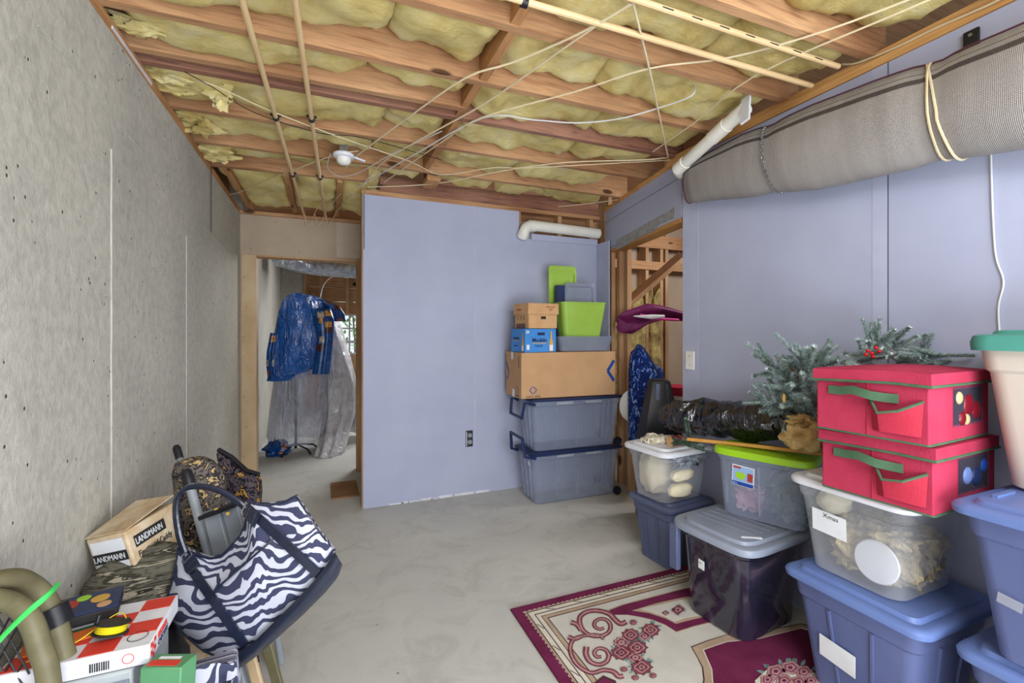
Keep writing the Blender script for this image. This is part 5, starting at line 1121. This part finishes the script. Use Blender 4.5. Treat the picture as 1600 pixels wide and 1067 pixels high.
# olive tube seat frame
t = thing('hunting_seat', 'olive padded tube seat frame with black mesh, at the lower left corner', 'seat', (-.52, 1.1, 0))
P1 = [at(-35, 920, .95), at(-10, 908, .97), at(30, 905, 1.01), at(62, 925, 1.05), at(82, 960, 1.05), at(97, 1010, 1.05), at(112, 1100, 1.05)]
P1 += [Vector((P1[-1].x + .03, P1[-1].y, .0225))]
P2 = [at(-45, 945, .93), at(-20, 935, .94), at(20, 942, .98), at(45, 965, .98), at(62, 1010, .98), at(80, 1100, .98)]; P2 += [Vector((P2[-1].x + .03, P2[-1].y - .02, .021))]
MB().tube(smooth(P1, 6), .021, 14).build('padded_tube', m_olive, t, world=True); MB().tube(smooth(P2, 6), .020, 14).build('padded_tube', m_olive, t, world=True)
MB().tube(smooth([at(38, 1040, 1.1), at(45, 1000, 1.1), at(52, 985, 1.1)], 4), .016, 10).build('lower_tube', m_olive, t, world=True)
MB().tube([at(82, 948, 1.05), at(92, 975, 1.05)], .027, 16).build('strap_cuff', m_black, t, world=True)
nt_ = MB(); g = lambda i, j: at(-14 + i * 20 + (10 if j % 2 else 0), 945 + j * 18, 1.0)
for i in range(3):
    for j in range(9):
        nt_.tube([g(i, j), g(i, j + 1)], .0022, 5); nt_.tube([g(i, j), g(i + (1 if j % 2 else -1), j + 1)], .0022, 5)
nt_.build('mesh_net', m_black, t, world=True, kind='stuff')
P = [at(-40, 1050, .93), at(0, 1000, .93), at(40, 960, .93), at(70, 935, .95), at(87, 918, 1.0)]; b = MB(); b.tube(smooth(P, 4), .0045, 6); b.tube([p + Vector((.004, 0, .007)) for p in smooth(P, 4)], .0045, 6); single('green_strap', b, m_neon, 'bright green strap tied across the olive seat tubes', 'strap')
# camouflage bundle
b = MB(); c = at(200, 915, 1.52); M3 = Matrix.Rotation(-YAW, 3, 'Z') @ Matrix.Rotation(R(-24), 3, 'Y')
secs = []; n = 30
CL = [(112, 985, 14, 1.30), (130, 972, 36, 1.34), (160, 966, 42, 1.40), (200, 932, 62, 1.45), (240, 912, 64, 1.50), (268, 905, 52, 1.52), (300, 915, 46, 1.54), (325, 925, 26, 1.56)]
CP = smooth([Vector(q) for q in [(a, b_, 0) for a, b_, _, _ in CL]], 4); RR = smooth([Vector((r, d, 0)) for _, _, r, d in CL], 4)
for i, (p, r) in enumerate(zip(CP, RR)):
    cc = at(p.x, p.y, r.y); d = (CP[min(i + 1, len(CP) - 1)] - CP[max(i - 1, 0)]).normalized(); rad = r.x * r.y / F
    up = Vector((CA * d.y, -SA * d.y, d.x)); fw = Vector((SA, CA, 0)); row = []
    for j in range(n):
        a = 2 * PI * j / n; k = 1 + .05 * math.sin(a * 6 + i * .25) + .12 * noise.noise(Vector((math.cos(a) * 2, math.sin(a) * 2, i * .16))); row.append(cc + up * rad * math.sin(a) * k + fw * rad * .75 * math.cos(a) * k)
    secs.append(row)
b.loft(secs); single('camouflage_bundle', b, m_camo1, 'bark camouflage sleeping bag bundle piled behind the checkered game box', 'sleeping bag', sharp=70)
lump('dark_backpack', 'black bag under the camouflage bundle behind the game box', 'bag', (-.53, 1.78, .21), (.11, .12, .205), m_black, .12, 2, 9, 0, sq=.7)
# folded camp chairs
t = thing('camp_chair', 'folded camp chair with grey tubes and leaf camouflage cloth, behind the zebra tote', 'folding chair', (-.3, 1.8, 0))
def foot(px, d): py = HZ + F * (H - .012) / d; return at(px, py, d)
for a, b_, r in (((276, 700, 1.86), (392, 1.66), .012), ((291, 738, 1.66), (402, 1.54), .0155)):
    p, q = at(*a), foot(*b_); MB().tube([p, q], r, 12).build('leg_tube', m_greym, t, world=True); v = (q - p).normalized()
    MB().tube([p - v * .012, p, p + v * .045], [r * .7, r * 1.22, r * 1.22], 12).build('end_cap', m_black, t, world=True)
for (x0, y0), xf, off in (((330, 796), 425, 0), ((360, 792), 455, .01)):
    p, q = at(x0, y0, 1.60 + off), foot(xf, 1.52 + off); e_ = p.lerp(q, .42); MB().bar(p, e_, .058, .018, up=(SA, CA, 0)).build('flat_leg', m_greym, t, world=True, bevel=.003)
    MB().bar(e_, q, .034, .014, up=(SA, CA, 0)).build('flat_leg', m_paintwood if off == 0 else m_olive, t, world=True, bevel=.003)
p = at(343, 790, 1.575); MB().bar(at(318, 806, 1.585), at(372, 786, 1.585), .014, .055, up=(SA, CA, 0)).build('hinge_bracket', m_black, t, world=True)
for xy in ((338, 796), (356, 802)): MB().lathe([(0, -.003), (.006, -.003), (.006, .003)], at(*xy, 1.568), 10, 'Y').build('rivet', m_gold, t, world=True)
secs = []
CH = [(716, 292, 318, .03), (722, 278, 330, .05), (738, 272, 345, .06), (760, 275, 352, .06), (800, 280, 350, .05), (850, 290, 345, .05), (920, 310, 372, .04)]
for i, (py, x0, x1, th) in enumerate(CH):
    a, b_ = at(x0, py, 1.76), at(x1, py, 1.76); c = (a + b_) / 2; hx = (b_ - a) / 2; nn = Vector((SA, CA, 0)); secs.append([c + hx * math.copysign(abs(math.cos(q)) ** .7, math.cos(q)) * (1 + .06 * math.sin(4 * q + i)) + nn * th * math.sin(q) for q in [2 * PI * j / 24 for j in range(24)]])
MB().loft(secs).build('camouflage_seat_cloth', m_camo2, t, world=True, sharp=70)
t = thing('camp_chair', 'folded camp chair with dark gold camouflage arm, nearest the left doorway jamb', 'folding chair', (-.25, 2.1, 0))
secs = []
for i, (x, y0, y1, th) in enumerate(((343, 702, 716, .02), (350, 704, 748, .035), (360, 716, 770, .04), (372, 727, 790, .045), (388, 735, 798, .05), (400, 738, 800, .045), (404, 742, 796, .03))):
    a, b_ = at(x, y0, 1.95), at(x, y1, 1.95); c = (a + b_) / 2; hz = (b_ - a) / 2; nn = Vector((SA, CA, 0)); secs.append([c + hz * math.cos(q) + nn * th * math.sin(q) for q in [2 * PI * j / 20 for j in range(20)]])
MB().loft(secs).build('camouflage_arm', m_camo3, t, world=True, sharp=60)
MB().tube([at(341, 702, 1.93), at(362, 714, 1.93), at(385, 735, 1.93), at(405, 741, 1.93)], .009, 8).build('arm_piping', m_black, t, world=True)
for (x0, y0), xf in (((338, 750), 400), ((398, 790), 440), ((350, 745), 425)): MB().tube([at(x0, y0, 1.98), foot(xf, 1.86)], .014, 10).build('leg_tube', m_greym if x0 != 338 else m_camo3, t, world=True)
MB().tube([at(330, 745, 1.98), at(345, 753, 1.98)], .014, 10).build('end_cap', m_navy, t, world=True)

# zebra tote bags
def coons(T, B, L_, R_, nu, nv, f):
    def along(P, u):
        ds = [0]
        for a, b in zip(P, P[1:]): ds.append(ds[-1] + math.hypot(b[0] - a[0], b[1] - a[1]))
        s_ = u * ds[-1]
        for i in range(len(P) - 1):
            if s_ <= ds[i + 1] + 1e-9: k = (s_ - ds[i]) / (ds[i + 1] - ds[i]); return (P[i][0] + (P[i + 1][0] - P[i][0]) * k, P[i][1] + (P[i + 1][1] - P[i][1]) * k)
        return P[-1]
    G = []
    for i in range(nu + 1):
        u = i / nu; row = []
        for j in range(nv + 1):
            v = j / nv; t_, b_, l_, r_ = along(T, u), along(B, u), along(L_, v), along(R_, v)
            p = [(1 - v) * t_[k] + v * b_[k] + (1 - u) * l_[k] + u * r_[k] - ((1 - u) * (1 - v) * T[0][k] + u * (1 - v) * T[-1][k] + (1 - u) * v * B[0][k] + u * v * B[-1][k]) for k in (0, 1)]
            row.append(f(p[0], p[1], u, v))
        G.append(row)
    return G
def grid(mb, G, uvf=None, mi=0):
    n, m_ = len(G), len(G[0]); V = [p for r_ in G for p in r_]
    mb.add(V, [(i * m_ + j, (i + 1) * m_ + j, (i + 1) * m_ + j + 1, i * m_ + j + 1) for i in range(n - 1) for j in range(m_ - 1)], mi, [uvf(i / (n - 1), j / (m_ - 1)) for i in range(n) for j in range(m_)] if uvf else None)
TP = [(279, 856), (296, 862), (312, 868), (330, 873), (346, 868), (362, 852), (376, 836), (384, 818), (384, 800), (384, 782), (400, 788), (420, 789), (440, 786), (463, 776)]
LP = [(279, 856), (274, 890), (268, 916), (257, 943), (270, 968), (292, 994), (318, 1016), (345, 1028)]
RP = [(463, 776), (482, 806), (502, 836), (523, 862)]
BP = [(345, 1028), (372, 1018), (398, 1002), (430, 970), (462, 938), (490, 908), (508, 886), (523, 862)]
def dep(v): return 1.47 - .07 * v
def ff(px, py, u, v): return at(px, py, dep(v) - .07 * math.sin(PI * max(0, min(1, u))) ** .6 * math.sin(PI * (.12 + .8 * v)) + .008 * noise.noise(Vector((px * .02, py * .02, 1))))
def fbk(px, py, u, v): return at(px + 2, py - 4, dep(v) + .05 + .05 * math.sin(PI * u) * v)
t = thing('zebra_tote', 'zebra striped tote bag with navy straps hanging tilted on the folded chair', 'tote bag', tuple(at(400, 900, 1.45)))
G = coons(TP, BP, LP, RP, 44, 30, ff); K = coons(TP, BP, LP, RP, 44, 30, fbk)
uvf = lambda u, v: (u * 1.25, v * .85)
b = MB(); grid(b, G, uvf); b.build('front_panel', m_zebra, t, world=True, sharp=80)
b = MB(); grid(b, K, uvf); b.build('back_panel', m_zebra, t, world=True, sharp=80)
b = MB(); b.loft([G[0], K[0]], False, False, False, uvs=[(.1 * k, v / 30) for k in (0, 1) for v in range(31)]); b.loft([G[-1], K[-1]], False, False, False, uvs=[(.1 * k, v / 30) for k in (0, 1) for v in range(31)]); b.build('side_gusset', m_zebra, t, world=True, sharp=80)
MB().tube([g_[0] for g_ in G], .0045, 6).build('rim_piping', m_leather, t, world=True)
MB().tube(G[0], .004, 6).build('side_piping', m_leather, t, world=True); MB().tube(G[-1][:25], .003, 6).build('side_piping', m_leather, t, world=True)
BB = [(354, 1050), (364, 1051), (395, 1030), (432, 998), (472, 962), (508, 926), (528, 902), (535, 882)]
SK = coons(BP, BB, [BP[0], BB[0]], [BP[-1], BB[-1]], 30, 6, lambda px, py, u, v: at(px, py, dep(1) - .045 * math.sin(PI * (.15 + .7 * u)) ** .6 - .02 * math.sin(PI * v * .8) + .03 * v * v))
b = MB(); grid(b, SK); bk = [[p for p in r_] for r_ in SK]
S2 = coons(BP, BB, [BP[0], BB[0]], [BP[-1], BB[-1]], 30, 6, lambda px, py, u, v: at(px, py, dep(1) + .055)); grid(b, S2)
for e1, e2 in (([r_[-1] for r_ in SK], [r_[-1] for r_ in S2]), (SK[0], S2[0]), (SK[-1], S2[-1])): b.loft([e1, e2], False, False, False)
b.build('leather_base', m_leather, t, world=True, sharp=60)
def strap(a, bpt, w_, nm, dd=.012):
    P = []; n = 24
    for i in range(n + 1):
        u = i / n; px, py = a[0] + (bpt[0] - a[0]) * u, a[1] + (bpt[1] - a[1]) * u
        best = min((q for r_ in G for q in r_), key=lambda q: (lambda s: (s[0] - px) ** 2 + (s[1] - py) ** 2)(scr(q))); dq = (best - Vector((0, 0, H))).dot(Vector((SA, CA, 0))); P.append(at(px, py, dq - dd))
    P = [P[0]] + [(P[i - 1] + P[i] * 2 + P[i + 1]) / 4 for i in range(1, n)] + [P[-1]]
    d = (P[-1] - P[0]).normalized(); s_ = d.cross(Vector((SA, CA, 0))).normalized() * w_ / 2; th = Vector((SA, CA, 0)) * .003
    MB().loft([[p - s_ - th, p + s_ - th, p + s_ + th, p - s_ + th] for p in P]).build(nm, m_leather, t, world=True)
    return P
def scr(q): r = q - Vector((0, 0, H)); d = r.x * SA + r.y * CA; return (800 + F * (r.x * CA - r.y * SA) / d, HZ - F * r.z / d)
SA1 = strap((302, 893), (384, 1010), .027, 'strap'); SA2 = strap((400, 806), (500, 899), .027, 'strap')
strap((335, 922), (432, 838), .006, 'pocket_seam', .006)
for c1, c2 in (((292, 868), (304, 890)), ((384, 796), (402, 814))):
    P = strap(c1, c2, .044, 'strap_tab', .018); e = P[0]; s_ = (P[-1] - P[0]).normalized(); r_ = s_.cross(Vector((SA, CA, 0))).normalized()
    MB().tube([e - r_ * .018 - s_ * .012, e + r_ * .018 - s_ * .012, e + r_ * .018 + s_ * .012, e - r_ * .018 + s_ * .012], .003, 6, closed=True).build('buckle', m_steel, t, world=True)
for off in (0, .012):
    HP = [(290, 862), (281, 835), (276, 800), (279, 775), (292, 762), (312, 759), (340, 764), (362, 775), (380, 788), (388, 800)]
    P = [at(x - off * 200, y + off * 150, 1.44 - .10 * math.sin(PI * i / 9) * 0 + off) for i, (x, y) in enumerate(HP)]; MB().tube(smooth(P, 5), .0075, 8).build('handle', m_leather, t, world=True)
# second zebra bag standing lower behind the first
t = thing('zebra_bag', 'second zebra striped bag with navy trim standing low behind the hanging one', 'tote bag', (-.29, 1.42, 0))
secs = []; uv2 = []
for i, (z, w0, d0) in enumerate(((.0, .07, .05), (.02, .09, .06), (.2, .10, .065), (.38, .095, .05), (.44, .09, .03), (.46, .088, .025))):
    cc = Vector((-.315, 1.47, z)); row = []
    for j in range(24):
        q = 2 * PI * j / 24; row.append(cc + Vector((w0 * math.copysign(abs(math.cos(q)) ** .6, math.cos(q)), d0 * math.copysign(abs(math.sin(q)) ** .6, math.sin(q)), .01 * math.sin(3 * q)))); uv2.append((j / 24 * 1.3, z * 2))
    secs.append(row)
MB().loft(secs, uvs=uv2).build('bag_body', m_zebra, t, world=True, sharp=70)
for x in (-.35, -.24): MB().bar((x, 1.385, .02), (x, 1.40, .44), .02, .004, up=(0, 1, 0)).build('strap', m_leather, t, world=True)
MB().tube(smooth([(-.35, 1.40, .44), (-.33, 1.36, .36), (-.28, 1.35, .30), (-.24, 1.37, .38), (-.23, 1.40, .44)], 4), .006, 8).build('handle', m_leather, t, world=True)
c = at(327, 1036, 1.42); single('floor_caster', MB().lathe([(0, -.02), (.018, -.02), (.024, 0), (.018, .02), (0, .02)], (c.x, c.y, .0245), 14, 'Y'), m_black, 'black round caster on the floor beside the lower zebra bag', 'caster')
